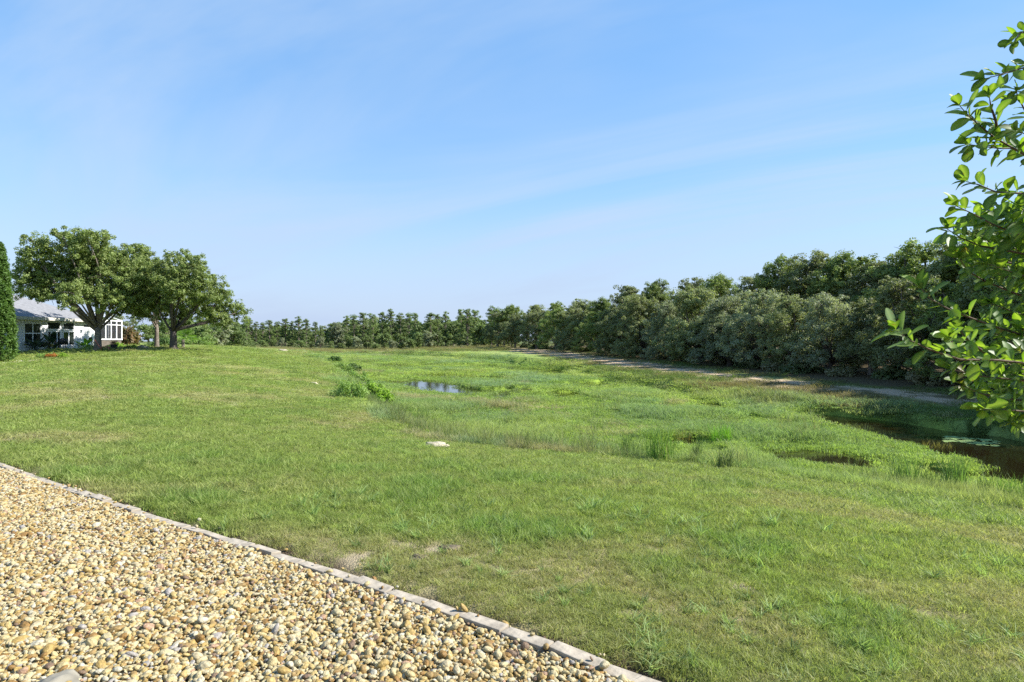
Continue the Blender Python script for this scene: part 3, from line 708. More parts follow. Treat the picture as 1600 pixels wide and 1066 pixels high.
# ------------------------------------------------------------------ the three lawn trees on the left
def px_lobes(lob, D, x0, zb, rg, depth=1.0):
    out = []
    for (x, y, r) in lob:
        m = D / FPX; out.append(((x - x0) * m, rg.uniform(-1, 1) * depth, EYE + (533 - y) * m - zb, r * m))
    return out
def lawn_trees():
    rp = random.Random(21)
    D = 45; x, y = atd(153, D); zb = gz(x, y) - .03
    lob = [(74, 446, 29), (50, 458, 17), (92, 420, 36), (125, 392, 34), (160, 388, 32), (190, 405, 30), (120, 442, 38), (160, 438, 40), (195, 448, 30), (100, 456, 24), (150, 464, 26), (185, 472, 26), (215, 430, 26), (88, 392, 22), (205, 465, 24), (78, 424, 26), (72, 436, 20), (88, 408, 18), (110, 412, 30), (140, 418, 36), (178, 462, 30), (60, 456, 16), (130, 376, 13), (165, 376, 13)]
    lb = px_lobes(lob, D, 153, zb, rp, 2.2)
    tr, cr = tree_meshes(31, 9, lb, .25, 46, 70, .135, .075, GRN_A, GRN_B, .235, 1.75, M_bark, fork=(.75, 1.0), twigs=True)
    e = tree('oak_tree', (x, y, zb), tr, cr, 'largest lawn oak with a wide crown, forked trunk beside the white house', 'tree', 'lawn oaks beside the house')
    D = 50; x, y = atd(245, D); zb = gz(x, y) - .03
    lob = [(212, 425, 30), (238, 412, 26), (228, 450, 34), (255, 440, 30), (232, 480, 28), (215, 482, 22), (258, 475, 24), (205, 455, 22)]
    tr, cr = tree_meshes(32, 8, px_lobes(lob + [(225, 440, 30), (245, 465, 28)], D, 245, zb, rp, 3.0), .25, 46, 68, .135, .075, GRN_A, GRN_B, .17, 1.9, M_bark, fork=(.8, 1.0))
    tree('oak_tree', (x, y, zb), tr, cr, 'slim pale trunked oak in the middle of the three lawn oaks', 'tree', 'lawn oaks beside the house')
    D = 46; x, y = atd(271, D); zb = gz(x, y) - .03
    lob = [(262, 425, 30), (290, 416, 26), (315, 428, 26), (300, 450, 34), (270, 458, 32), (335, 455, 26), (325, 478, 26), (352, 462, 18), (352, 488, 20), (295, 485, 30), (262, 488, 26), (338, 500, 16), (240, 470, 22)]
    tr, cr = tree_meshes(33, 8, px_lobes(lob, D, 271, zb, rp, 1.8), .25, 46, 68, .135, .075, GRN_A, GRN_B, .25, 1.55, M_bark_dark, fork=(.7, 1.0))
    tree('oak_tree', (x, y, zb), tr, cr, 'dark trunked oak at the right end of the three lawn oaks', 'tree', 'lawn oaks beside the house')
lawn_trees()

# columnar evergreen at the left edge
def column_tree():
    D = 37.7; x, y = atd(1, D); zb = gz(x, y); H = 6.95; rg = np.random.default_rng(8)
    n = 900; h = rg.random(n) ** .9 * H; prof = .80 * np.clip(np.minimum(1.0, (h / .5) * .5 + .55), 0, 1) * np.clip((1 - h / H), 0, 1) ** .55
    a = rg.uniform(0, 6.28, n); rr_ = prof * rg.uniform(.62, 1.1, n)
    C = np.c_[np.cos(a) * rr_, np.sin(a) * rr_, h + .12]; Rd = np.tile([[.15, .15, .26]], (n, 1)) * rg.uniform(.7, 1.3, (n, 1))
    v, f, c = leaf_cloud(rg, C, Rd, 34, .17, .06, (.06, .13, .025), (.13, .22, .04), up=.5)
    mb = MB(); mb.tube([(0, 0, -.2), (0, 0, 3), (0, 0, H - .6)], [.12, .09, .02])
    tree('columnar_evergreen', (x, y, zb), mb.mesh('trunk', M_bark_dark), np_mesh('crown', v, f, M_crown, c), 'narrow columnar evergreen at the left edge in front of the house', 'tree')
    # pale stone ring under it
    mb = MB(); rr2 = random.Random(4)
    V = []; ring = 26
    pts = [(x, y)] + [(x + math.cos(i / ring * 6.283) * 2.2 * rr2.uniform(.85, 1.1), y - .3 + math.sin(i / ring * 6.283) * 1.5 * rr2.uniform(.85, 1.1)) for i in range(ring)]
    V = [P3(px, py, .035) for px, py in pts]; mb.add(V, [(0, i, i % ring + 1) for i in range(1, ring + 1)])
    o = mb.build('mulch_bed', simple('shell_mulch', (.55, .48, .38), .95, .1, .3, 14, .8)); tag(o, 'pale mulch circle around the foot of the columnar evergreen', 'mulch bed')
column_tree()

# ------------------------------------------------------------------ right bank oaks
def oak_protos():
    out = []
    for k in range(7):
        rg = random.Random(500 + k); lb = []
        W_ = 3.3 + rg.uniform(-.3, .4)
        openb = k in (2, 5, 6)
        for i in range(5 if openb else 11):
            a = i / (5 if openb else 11) * 6.283 + rg.uniform(-.3, .3); q = rg.uniform(.55, .85); lb.append((math.cos(a) * W_ * q, math.sin(a) * W_ * q, rg.uniform(1.3, 2.6) if openb else rg.uniform(.8, 2.4), rg.uniform(.8, 1.2)))
        for i in range(11):
            a = i / 11 * 6.283 + rg.uniform(-.3, .3); q = rg.uniform(.4, .8); lb.append((math.cos(a) * W_ * q, math.sin(a) * W_ * q, rg.uniform(2.4, 5.0), rg.uniform(.9, 1.5)))
        for i in range(8):
            a = rg.uniform(0, 6.283); q = rg.uniform(.05, .5); lb.append((math.cos(a) * W_ * q, math.sin(a) * W_ * q, rg.uniform(5.0, 7.0), rg.uniform(.7, 1.3)))
        grey = k in (1, 4); ca, cb = (GREY_A, GREY_B) if grey else ((GRN_A, GRN_B) if k == 6 else (OAK_A, OAK_B))
        out.append((tree_meshes(600 + k, 8, lb, .34, 14, 84, .17, .08, ca, cb, .2, 1.5, M_bark if openb else M_bark_dark, zmin=.2, fork=(.3, 1.0), down=-.5), grey))
    return out
OAKS = oak_protos()
def tall_protos():
    out = []
    for k in range(4):
        rg = random.Random(700 + k); lb = []
        for i in range(9):
            a = i / 9 * 6.283 + rg.uniform(-.4, .4); q = rg.uniform(.5, .9); lb.append((math.cos(a) * 3.2 * q, math.sin(a) * 3.2 * q, rg.uniform(3.6, 6.8), rg.uniform(1.0, 1.5)))
        for i in range(7):
            a = rg.uniform(0, 6.283); q = rg.uniform(.2, .75); lb.append((math.cos(a) * 2.8 * q, math.sin(a) * 2.8 * q, rg.uniform(6.2, 8.2), rg.uniform(.9, 1.4)))
        for i in range(6):
            a = rg.uniform(0, 6.283); q = rg.uniform(.0, .45); lb.append((math.cos(a) * 2.4 * q, math.sin(a) * 2.4 * q, rg.uniform(8.0, 9.5), rg.uniform(.6, 1.1)))
        out.append(tree_meshes(750 + k, 10, lb, .34, 14, 84, .18, .085, GRN_A if k % 2 else OAK_A, GRN_B if k % 2 else OAK_B, .22, 4.2, M_bark_dark, fork=(.6, 1.0), down=-.4))
    return out
TALLS = tall_protos()
ORD = ['nearest', 'second', 'third', 'fourth', 'fifth', 'sixth', 'seventh', 'eighth', 'ninth', 'tenth', 'eleventh', 'twelfth', 'thirteenth', 'fourteenth', 'fifteenth', 'sixteenth', 'seventeenth', 'eighteenth', 'nineteenth', 'twentieth',
       '21st', '22nd', '23rd', '24th', '25th', '26th', '27th', '28th', '29th', '30th', '31st', '32nd', '33rd', '34th', '35th', '36th', '37th', '38th', '39th', '40th', '41st', '42nd', '43rd', '44th', '45th', '46th', '47th', '48th', '49th', '50th', '51st', '52nd', '53rd', '54th', '55th', '56th', '57th', '58th', '59th', '60th']
def from_near(i): return 'nearest the camera' if i == 0 else f'{ORD[i]} from the near end'
def bank_trees():
    rg = random.Random(77)
    front = [(1900, 22, 300), (1790, 24, 330), (1690, 27, 345), (1600, 31, 365), (1515, 34, 385), (1430, 37, 430), (1360, 41, 440), (1298, 44, 458), (1240, 48, 437), (1188, 52, 446), (1140, 56, 438), (1092, 62, 446), (1047, 68, 452), (1005, 76, 460), (968, 84, 468), (935, 93, 474), (902, 103, 480), (870, 114, 484), (838, 126, 482), (805, 138, 483), (778, 150, 482)]
    for i, (px, D, yt) in enumerate(front):
        x, y = atd(px, D); z = gz(x, y) - .05; H = EYE + (533 - yt) * D / FPX - z
        (tr, cr), grey = OAKS[(i * 3 + (i // 4)) % 7]; s = H / 8.0 * rg.uniform(.84, 1.1); w = s * rg.uniform(.95, 1.25)
        tree('bank_oak', (x, y, z), tr, cr, f'{"silvery grey" if grey else "dark olive"} bushy oak at the front of the right bank, {from_near(i)}', 'tree', 'oaks along the right bank', rg.uniform(0, 6.28), (w, w, s))
    back = [(1960, 27, 200), (1840, 30, 220), (1720, 34, 270), (1640, 38, 300), (1560, 42, 335), (1490, 45, 362), (1432, 48, 378), (1372, 51, 398), (1320, 54, 388), (1270, 57, 388), (1222, 60, 402), (1172, 65, 424), (1125, 70, 424), (1078, 76, 430), (1025, 82, 438), (980, 90, 440), (940, 100, 462), (905, 112, 464), (868, 124, 472), (838, 136, 472), (800, 150, 474)]
    for i, (px, D, yt) in enumerate(back):
        x, y = atd(px, D); z = gz(x, y) - .05; H = EYE + (533 - yt) * D / FPX - z
        tr, cr = TALLS[(i * 5 + 1) % 4]; s = H / 10.2; w = s * rg.uniform(1.05, 1.3)
        tree('tall_oak', (x, y, z), tr, cr, f'taller oak crown behind the right bank oaks, {from_near(i)}', 'tree', 'tall trees behind the right bank oaks', rg.uniform(0, 6.28), (w, w, s))
    # a few more behind, closing the gaps under the crowns
    for i, (px, D) in enumerate([(1650, 46), (1560, 50), (1470, 54), (1400, 58), (1335, 62), (1270, 66), (1205, 72), (1150, 78), (1095, 86), (1040, 95), (985, 106), (935, 120), (890, 136)]):
        x, y = atd(px, D); z = gz(x, y) - .05; (tr, cr), g_ = OAKS[(i * 2 + 1) % 7]; s = rg.uniform(.85, 1.05)
        tree('thicket_oak', (x, y, z), tr, cr, f'dark oak deep in the thicket behind the bank trees, {from_near(i)}', 'tree', 'oaks deep in the right thicket', rg.uniform(0, 6.28), (1.2 * s, 1.2 * s, s))
bank_trees()

# ------------------------------------------------------------------ far tree line
def pine_protos():
    out = []
    for k in range(6):
        rg = random.Random(800 + k); lb = []; H = 12
        for i in range(24):
            t = .12 + .83 * (i + rg.random()) / 24; w = 1.9 * (1 - t) ** .7 + .15; a = i * 2.4 + rg.uniform(-.4, .4); lb.append((math.cos(a) * w * .8, math.sin(a) * w * .8, t * H, rg.uniform(.55, .95) * (1.25 - .6 * t)))
        out.append(tree_meshes(820 + k, H, lb, .42, 7, 34, .42, .14, PINE_A, PINE_B, .16, H * .9, M_bark, fork=(.3, .95), twigs=False, down=-.5))
    return out
def round_protos():
    out = []
    for k in range(4):
        rg = random.Random(850 + k); lb = []
        for i in range(20):
            a = rg.uniform(0, 6.28); q = rg.uniform(.1, .85); lb.append((math.cos(a) * 2.9 * q, math.sin(a) * 2.9 * q, rg.uniform(.9, 6.9 - 2.4 * q), rg.uniform(.8, 1.4)))
        g = k == 2
        out.append(tree_meshes(870 + k, 8, lb, .48, 6, 48, .40, .19, GREY_A if g else PINE_A, GREY_B if g else PINE_B, .2, 1.6, M_bark, zmin=.3, fork=(.4, 1), twigs=False, down=-.6))
    return out
PINES, ROUNDS = pine_protos(), round_protos()
def skyline(x): return float(np.interp(x, [250, 330, 372, 400, 420, 450, 490, 512, 525, 540, 570, 600, 640, 660, 690, 720, 745, 770, 800], [490, 492, 490, 502, 499, 495, 498, 503, 492, 487, 483, 482, 483, 480, 484, 481, 477, 478, 476]))
def far_trees():
    rg = random.Random(88); rows = []
    px = 262.0; i = 0; items = []
    while px < 800: items.append(px); px += rg.uniform(9.5, 15)
    for i, px in enumerate(items):
        D = rg.uniform(180, 200) if px < 730 else rg.uniform(165, 180); x, y = atd(px, D); z = gz(x, y); H = (EYE + (533 - skyline(px) + rg.uniform(-9, 3)) * D / FPX - z)
        if rg.random() < .8:
            tr, cr = PINES[i % 6]; s = H / 12; w = s * rg.uniform(1.15, 1.7); tree('pine_tree', (x, y, z), tr, cr, f'pine in the far treeline beyond the pond, {ORD[i] if i else "first"} from the left', 'tree', 'trees of the far treeline', rg.uniform(0, 6.28), (w, w, s))
        else:
            tr, cr = ROUNDS[i % 4]; s = H / 8; w = s * rg.uniform(.8, 1.0); tree('round_tree', (x, y, z), tr, cr, f'rounded broadleaf tree in the far treeline, {ORD[i] if i else "first"} from the left', 'tree', 'trees of the far treeline', rg.uniform(0, 6.28), (w, w, s))
    px = 255.0; i = 0
    while px < 800:
        D = rg.uniform(205, 225); x, y = atd(px, D); z = gz(x, y); H = EYE + (533 - skyline(px) - 5 - rg.uniform(0, 6)) * D / FPX - z; tr, cr = ROUNDS[i % 4]; s = H / 8
        tree('backdrop_tree', (x, y, z), tr, cr, f'dark tree closing the gaps behind the far pines, {ORD[i] if i else "first"} from the left', 'tree', 'trees behind the far pines', rg.uniform(0, 6.28), (s * 1.7, s * 1.3, s)); px += rg.uniform(10.5, 13.5); i += 1
    # lower front row: young pines and shrubs along the far bank
    px = 300.0; i = 0
    while px < 785:
        D = rg.uniform(172, 182) if px > 420 else rg.uniform(150, 178); x, y = atd(px, D); z = gz(x, y); hpx = rg.uniform(9, 17) if px < 530 else rg.uniform(9, 30)
        H = (EYE + (533 - (541 - hpx)) * D / FPX - z); H = max(1.6, H); tr, cr = ROUNDS[(i + 1) % 4]; s = H / 7.6; w = s * rg.uniform(1.0, 1.5)
        if hpx > 20: w = s
        tree('bank_shrub', (x, y, z), tr, cr, f'{"low" if hpx < 20 else "young"} shrub on the far bank before the pines, {ORD[i] if i else "first"} from the left', 'shrub', 'shrubs along the far bank', rg.uniform(0, 6.28), (w, w, s)); px += rg.uniform(11, 17); i += 1
    # trees behind the house and the lawn oaks
    spots = [(118, 100, 478), (150, 92, 486), (180, 88, 482), (208, 95, 474), (232, 90, 488), (262, 84, 490), (290, 96, 478), (318, 104, 486), (345, 110, 492), (366, 120, 498), (300, 125, 480), (335, 135, 484), (385, 140, 503)]
    for i, (px, D, yt) in enumerate(sorted(spots)):
        x, y = atd(px, D); z = gz(x, y); H = EYE + (533 - yt) * D / FPX - z; tr, cr = (PINES[i % 6] if i % 3 == 0 else ROUNDS[(i * 3) % 4]); s = H / (12 if i % 3 == 0 else 8)
        tree('garden_tree', (x, y, z), tr, cr, f'green tree behind the lawn oaks and the house, {ORD[i] if i else "first"} from the left', 'tree', 'trees behind the lawn oaks', rg.uniform(0, 6.28), (s * 1.15, s * 1.15, s))
far_trees()

# ------------------------------------------------------------------ shrubs and reeds at the pond
def bush_mesh(seed, n_cl, n_leaf, Ll, Wl, ca, cb, hemi=.8):
    rg = np.random.default_rng(seed); d = rg.normal(size=(n_cl, 3)); d /= np.linalg.norm(d, axis=1)[:, None]; d[:, 2] = np.abs(d[:, 2]) * hemi
    C = d * rg.uniform(.4, .9, (n_cl, 1)); C[:, 2] = np.maximum(C[:, 2], .12); Rd = np.full((n_cl, 3), .24) * rg.uniform(.7, 1.3, (n_cl, 1))
    v, f, c = leaf_cloud(rg, C, Rd, n_leaf, Ll, Wl, ca, cb, up=.4)
    mb = MB()
    for q in C[::max(1, n_cl // 8)]: limb(mb, (0, 0, -.1), q, .035, .01, .1, 4, random.Random(seed))
    return mb.mesh('stem', M_twig), np_mesh('foliage', v, f, M_crown, c)
def bush(name, loc, meshes, size, label, cat='shrub', group=None, rz=0):
    e = empty(name, loc, label, cat, group, rz); e.scale = size; obj('stem', meshes[0], e); obj('foliage', meshes[1], e); return e
B_lime = bush_mesh(1, 40, 50, .16, .08, (.18, .32, .03), (.28, .43, .05))
B_grey = bush_mesh(2, 40, 46, .14, .05, (.17, .28, .065), (.28, .39, .10))
B_green = bush_mesh(3, 40, 46, .16, .08, (.06, .11, .03), (.12, .19, .05))
B_red = bush_mesh(4, 34, 40, .2, .08, (.10, .12, .04), (.24, .12, .06))
def pond_plants():
    for (px, py, zz_, hp, wp_, m, lb) in ((580, 630, -.85, 32, 50, B_lime, 'lime green shrub on the rim of the pond'), (548, 624, -.75, 32, 46, B_grey, 'grey green shrub just left of the lime green one'),
                                         (560, 600, -.8, 22, 34, B_grey, 'pale green shrub behind the lime green one'), (536, 588, -.7, 22, 26, B_grey, 'small olive shrub at the far end of the shrub group on the lawn edge'), (552, 583, -.9, 16, 20, B_green, 'dark little shrub farthest along the shrubby pond rim'),
                                         (522, 566, -.7, 9, 24, B_green, 'dark low shrub at the head of the pond')):
        x, y = hit(px, py); z = gz(x, y); k = y / FPX; bush('pond_shrub', (x, y, z), m, (wp_ * k * .6, wp_ * k * .75, hp * k * 1.25), lb, 'shrub', 'shrubs on the pond rim', px)
    reeds = [(1030, 720, 50, 56, (.10, .17, .035), 'tall dense reed clump at the middle of the near pond edge'), (1127, 692, 27, 46, (.13, .26, .025), 'vivid green rounded sedge clump standing out in the marsh'),
             (642, 662, 24, 22, (.10, .18, .03), 'small upright reed clump beyond the limestone slab'), (662, 655, 18, 30, (.12, .17, .05), 'low pale reed clump beside the small upright one'),
             (915, 705, 26, 22, (.10, .14, .05), 'thin olive reed clump left of the tall dense one'), (978, 712, 34, 18, (.09, .14, .04), 'narrow reed clump touching the tall dense one on its left'), (950, 711, 16, 20, (.13, .18, .05), 'short reed clump between two taller ones on the near edge'),
             (1132, 733, 32, 26, (.10, .13, .05), 'sparse brownish reed clump right of the tall dense one'), (1090, 720, 30, 16, (.10, .14, .05), 'wispy reed clump close to the right of the tall dense one'), (1415, 768, 50, 50, (.10, .16, .045), 'feathery reed clump by the near pool of dark water'),
             (1492, 772, 56, 44, (.10, .16, .045), 'tallest feathery reed clump at the near end of the channel'), (1582, 788, 40, 50, (.12, .20, .04), 'broad bright grass clump at the right edge by the lawn'), (1455, 770, 34, 30, (.13, .17, .06), 'low reed clump between the two feathery ones'),
             (1066, 694, 16, 44, (.20, .17, .06), 'brown grass tussock behind the tall dense reeds'), (1540, 778, 34, 30, (.12, .16, .05), 'pale reed clump left of the broad bright one at the edge'), (1365, 758, 26, 30, (.12, .16, .05), 'short reed clump before the near pool'),
             (1462, 712, 20, 60, (.19, .17, .05), 'brown topped grass tussock beside the lily pads'), (760, 685, 18, 34, (.15, .18, .06), 'straw tinted grass clump behind the open lawn rim'), (1240, 742, 22, 30, (.12, .17, .05), 'short reed clump on the lawn rim right of the brownish one')]
    for i, (px, py, hp, wp_, c, lb) in enumerate(reeds):
        x, y = hit(px, py); z = gz(x, y); k = y / FPX; H = hp * k; Wd = wp_ * k / 2
        me_ = blade_mesh('reed_clump', 900 + i, M_reed, 150 if wp_ > 40 else 80, Wd * .8, H * .6, H * 1.4, .014, .35, tintc=c, seg=4)
        o = obj('reed_clump', me_); o.location = (x, y, z); tag(o, lb, 'reeds', 'reed and sedge clumps in the marsh')
pond_plants()

def undergrowth():
    rg = random.Random(15); M1 = bush_mesh(61, 36, 40, .2, .08, (.16, .165, .08), (.30, .27, .16)); M2 = bush_mesh(62, 36, 44, .2, .09, (.10, .14, .06), (.18, .21, .10))
    edge = [(24, 29.5), (20.6, 38), (19.6, 50), (16.6, 78), (11.4, 108), (.5, 140)]; seg = []
    for i in range(len(edge) - 1): seg.append((edge[i], edge[i + 1]))
    k = 0
    for (a, b) in seg:
        ln = math.hypot(b[0] - a[0], b[1] - a[1]); n = int(ln / 3.4)
        for j in range(n):
            t = (j + rg.random()) / n; x = a[0] + (b[0] - a[0]) * t + rg.uniform(0.2, 3.0); y = a[1] + (b[1] - a[1]) * t; s = rg.uniform(.6, 1.35) * (1 + y / 250); tan = rg.random() < .45
            bush('undergrowth_bush', (x, y, gz(x, y) - .05), M1 if tan else M2, (s, s, s * rg.uniform(.7, 1.1)), f'{"straw coloured" if tan else "dull green"} undergrowth bush below the right bank oaks, {from_near(k)}', 'shrub', 'undergrowth below the right bank oaks', rg.uniform(0, 6.28)); k += 1
undergrowth()

# ------------------------------------------------------------------ house
M_stucco = simple('grey_white_stucco', (.72, .72, .71), .9, .15, .06, 12, .25)
M_white = simple('white_trim', (.80, .80, .78), .5, .4)
M_roof = simple('roof_shingle', (.20, .20, .205), .85, .2, .18, 5, .3)
M_dark = simple('dark_vent', (.03, .03, .03), .6)
M_soffit = simple('fascia_tan', (.52, .49, .42), .6)
def glass_mat():
    m, n, l, b = new_mat('window_glass'); b.inputs['Base Color'].default_value = (.018, .024, .022, 1); b.inputs['Roughness'].default_value = .06; b.inputs['Specular IOR Level'].default_value = .7; return m
M_glass = glass_mat()
def screen_mat():
    m, n, l, b = new_mat('insect_screen'); b.inputs['Base Color'].default_value = (.02, .02, .022, 1); b.inputs['Roughness'].default_value = .8
    t = n.new('ShaderNodeBsdfTransparent'); ms = n.new('ShaderNodeMixShader'); ms.inputs[0].default_value = .62; l.new(t.outputs[0], ms.inputs[1]); l.new(b.outputs[0], ms.inputs[2]); l.new(ms.outputs[0], n['Material Output'].inputs[0]); return m
def house():
    A, B = Vector((-36.7, 46, 0)), Vector((-36.1, 54.2, 0)); u = (B - A).normalized(); ln = (B - A).length
    root = empty('house', (A.x, A.y, .72), 'white stucco single storey house with pale roof behind the left trees', 'house', None, math.atan2(u.y, u.x))
    # local frame: x along the wall away from the camera, -y outward (towards the lawn), z up
    H, dep = 2.68, 9.5
    mb = MB(); mb.box((-3, 0, -.4), (ln, dep, H)); mb.build('wall', M_stucco, root)
    e = .45; x0, x1, y0, y1 = -3 - e, ln + e, -e, dep + e; rh = 2.35; hip = (y1 - y0) / 2; ym = (y0 + y1) / 2
    mb = MB(); v = [(x0, y0, H), (x1, y0, H), (x1, y1, H), (x0, y1, H), (x0 + hip, ym, H + rh), (x1 - hip, ym, H + rh)]
    v += [(a, b, c - .06) for a, b, c in v[:4]]
    mb.add(v, [(0, 1, 5, 4), (1, 2, 5), (2, 3, 4, 5), (3, 0, 4), (6, 9, 8, 7)]); roof = mb.build('roof', M_roof, root)
    mb = MB(); mb.box((x0, y0 - .02, H - .2), (x1, y0 + .02, H + .03)); mb.box((x1 - .02, y0 + .022, H - .2), (x1 + .02, y1, H + .03)); mb.box((x0, y0 + .022, H - .17), (x1 - .022, -.003, H - .15)); mb.build('fascia', M_soffit, roof)
    def sx(px):          # wall coordinate seen at photo column px
        k = (px - 800) / FPX; t = (k * A.y - A.x) / (u.x - k * u.y); return t
    def opening(xa, xb, za, zb, cols, rows, name='window', bar=.07):
        w = empty_part(name, root); fr = MB()
        fr.box((xa - bar, -.05, za - bar), (xb + bar, -.002, za)); fr.box((xa - bar, -.05, zb), (xb + bar, -.002, zb + bar)); fr.box((xa - bar, -.05, za), (xa, -.002, zb)); fr.box((xb, -.05, za), (xb + bar, -.002, zb))
        for i in range(1, cols): xx = xa + (xb - xa) * i / cols; fr.box((xx - .04, -.045, za), (xx + .04, -.004, zb))
        for i in range(1, rows): q = za + (zb - za) * i / rows; fr.box((xa, -.043, q - .035), (xb, -.006, q + .035))
        fr_me = fr.mesh('frame', M_white); obj('frame', fr_me, w)
        for i in range(cols):
            for j in range(rows):
                p = MB(); wx, wz = (xb - xa) / cols, (zb - za) / rows; p.box((xa + wx * i + .042, -.02, za + wz * j + .037), (xa + wx * (i + 1) - .042, -.003, za + wz * (j + 1) - .037)); p.build('pane', M_glass, w)
    def empty_part(name, par):
        o = bpy.data.objects.new(name, None); o.empty_display_size = .2; return link(o, par)
    opening(sx(38), sx(63), .72, 2.22, 2, 2)
    opening(sx(74), sx(93.5), 1.82, 2.38, 1, 1); opening(sx(98.5), sx(115), 1.82, 2.38, 1, 1)
    opening(sx(74.5), sx(78.5), .12, 1.62, 1, 1, bar=.05)
    opening(sx(83.5), sx(93.5), .12, 1.62, 2, 1, 'glass_door', .10); opening(sx(98.5), sx(115), .55, 1.62, 2, 1)
    mb = MB(); mb.box((sx(131), -.03, 2.08), (sx(140), -.003, 2.24)); mb.build('vent', M_dark, root)
    for q in (sx(95), sx(99)):
        mb = MB(); mb.box((q - .1, -.14, 2.26), (q + .1, -.052, 2.42)); mb.build('wall_lamp', M_white, root)
    # screened enclosure at the far end
    C0 = A + u * (ln + .6); cage = empty('screen_enclosure', (C0.x, C0.y, .9), 'white framed screen enclosure at the far end of the house', 'enclosure', None, math.atan2(u.y, u.x))
    Lc, z0, z1, dp = 2.75, .9, 2.48, 4.0
    mb = MB(); mb.box((0, .06, -.4), (Lc, dp, z0 - .02)); mb.build('knee_wall', simple('brown_block', (.13, .11, .09), .9, .1, .3, 10, .4), cage)
    for i in range(5):
        mb = MB(); q = Lc * i / 4; mb.box((q - .05, 0, z0), (q + .05, .1, z1)); mb.build('post', M_white, cage)
    for q in (dp / 3, dp * 2 / 3, dp):
        mb = MB(); mb.box((Lc - .05, q - .05, z0), (Lc + .05, q + .05, z1)); mb.build('post', M_white, cage)
    for nm, lo, hi in (('beam', (-.05, -.012, z1), (Lc + .06, .112, z1 + .1)), ('beam', (-.05, -.012, z0 - .1), (Lc + .06, .112, z0)), ('beam', (-.05, -.008, z1 - .36), (Lc + .056, .108, z1 - .30))):
        mb = MB(); mb.box(lo, hi); mb.build(nm, M_white, cage)
    mb = MB(); 
    for a, b in (((0, .05, z1 + .1), (.9, 1.5, z1 + .75)), ((Lc, .05, z1 + .1), (Lc - .9, 1.5, z1 + .75)), ((.9, 1.5, z1 + .75), (Lc - .9, 1.5, z1 + .75)), ((Lc / 2, .05, z1 + .1), (Lc / 2, 1.5, z1 + .75)), ((Lc, dp, z1 + .1), (Lc - .9, 2.6, z1 + .75)), ((Lc - .9, 1.5, z1 + .75), (Lc - .9, 2.6, z1 + .75))): mb.tube([a, b], [.05, .05], 4)
    mb.build('roof_frame', M_white, cage)
    mb = MB(); mb.add([(0, .055, z0), (Lc, .055, z0), (Lc, .055, z1), (0, .055, z1), (Lc - .01, .06, z0), (Lc - .01, dp, z0), (Lc - .01, dp, z1), (Lc - .01, .06, z1)], [(0, 1, 2, 3), (4, 5, 6, 7)]); mb.build('screen', screen_mat(), cage)
    # patio slab and things beside the wall
    def wl(px, out): t = sx(px); n = Vector((u.y, -u.x, 0)); q = A + u * t + n * out; return q.x, q.y
    mb = MB(); pts = [wl(74, .05), wl(74, 1.3), wl(120, 1.3), wl(120, .05)]; top = [P3(px, py, .07) for px, py in pts]; bot = [p - Vector((0, 0, .3)) for p in top]
    zt = max(p.z for p in top)
    for p in top: p.z = zt
    mb.add(top + bot, [(0, 1, 2, 3), (0, 4, 5, 1), (1, 5, 6, 2), (2, 6, 7, 3)]); tag(mb.build('patio', simple('patio_concrete', (.6, .58, .54), .9, .1, .1, 5)), kind='structure')
    def broad_plant(loc, h, n, ca, cb, seed, label, group=None, pot=False):
        e_ = empty('broadleaf_plant', loc, label, 'plant', group); rp = random.Random(seed); V, F, Cc = [], [], []
        for i in range(n):
            a = rp.uniform(0, 6.28); el = rp.uniform(.5, 1.35); Lh = h * rp.uniform(.6, 1.05); d = Vector((math.cos(a) * math.cos(el), math.sin(a) * math.cos(el), math.sin(el))); s_ = Vector((-math.sin(a), math.cos(a), 0)); b0 = Vector((0, 0, .32 if pot else 0)); o_ = len(V)
            for t, w in ((0, .01), (.45, .015), (.6, .10), (.8, .13), (1, .01)):
                p = b0 + d * Lh * t + Vector((math.cos(a), math.sin(a), -.5)) * (t ** 3) * Lh * .25; V += [p - s_ * w * h * .9, p + s_ * w * h * .9]
            for k in range(4): F.append((o_ + 2 * k, o_ + 2 * k + 1, o_ + 2 * k + 3, o_ + 2 * k + 2))
            g = rp.random(); Cc += [tuple(ca[j] * (1 - g) + cb[j] * g for j in range(3))] * 10
        me_ = bpy.data.meshes.new('foliage'); me_.from_pydata(V, [], F); me_.materials.append(M_crown); at_ = me_.attributes.new('tint', 'FLOAT_COLOR', 'POINT'); cc = np.ones((len(V), 4), np.float32); cc[:, :3] = Cc; at_.data.foreach_set('color', cc.ravel()); me_.update()
        obj('foliage', me_, e_)
        if pot:
            mb_ = MB(); mb_.tube([(0, 0, -.02), (0, 0, .3), (0, 0, .34), (0, 0, .34)], [.14, .2, .22, .17], 12); mb_.build('pot', simple('plant_pot', (.07, .05, .045), .6), e_)
        return e_
    x, y = wl(37, 1.0); broad_plant((x, y, gz(x, y)), 1.25, 22, (.05, .075, .05), (.16, .18, .16), 1, 'grey leaved plant against the house wall below the window left side')
    x, y = wl(55, 1.0); broad_plant((x, y, gz(x, y)), 1.0, 22, (.14, .16, .14), (.22, .24, .2), 2, 'pale silvery plant under the middle of the house window')
    x, y = wl(66, .9); broad_plant((x, y, gz(x, y)), 1.75, 18, (.02, .045, .03), (.05, .08, .04), 3, 'dark tall leaved plant beside the house window')
    x, y = wl(94, 2.2); broad_plant((x, y, gz(x, y)), 1.2, 18, (.13, .26, .03), (.2, .34, .05), 4, 'bright green banana like plant in front of the glass door')
    x, y = wl(119, .8); broad_plant((x, y, gz(x, y)), .6, 14, (.06, .10, .03), (.12, .16, .05), 5, 'low green plant by the wall right of the glass door')
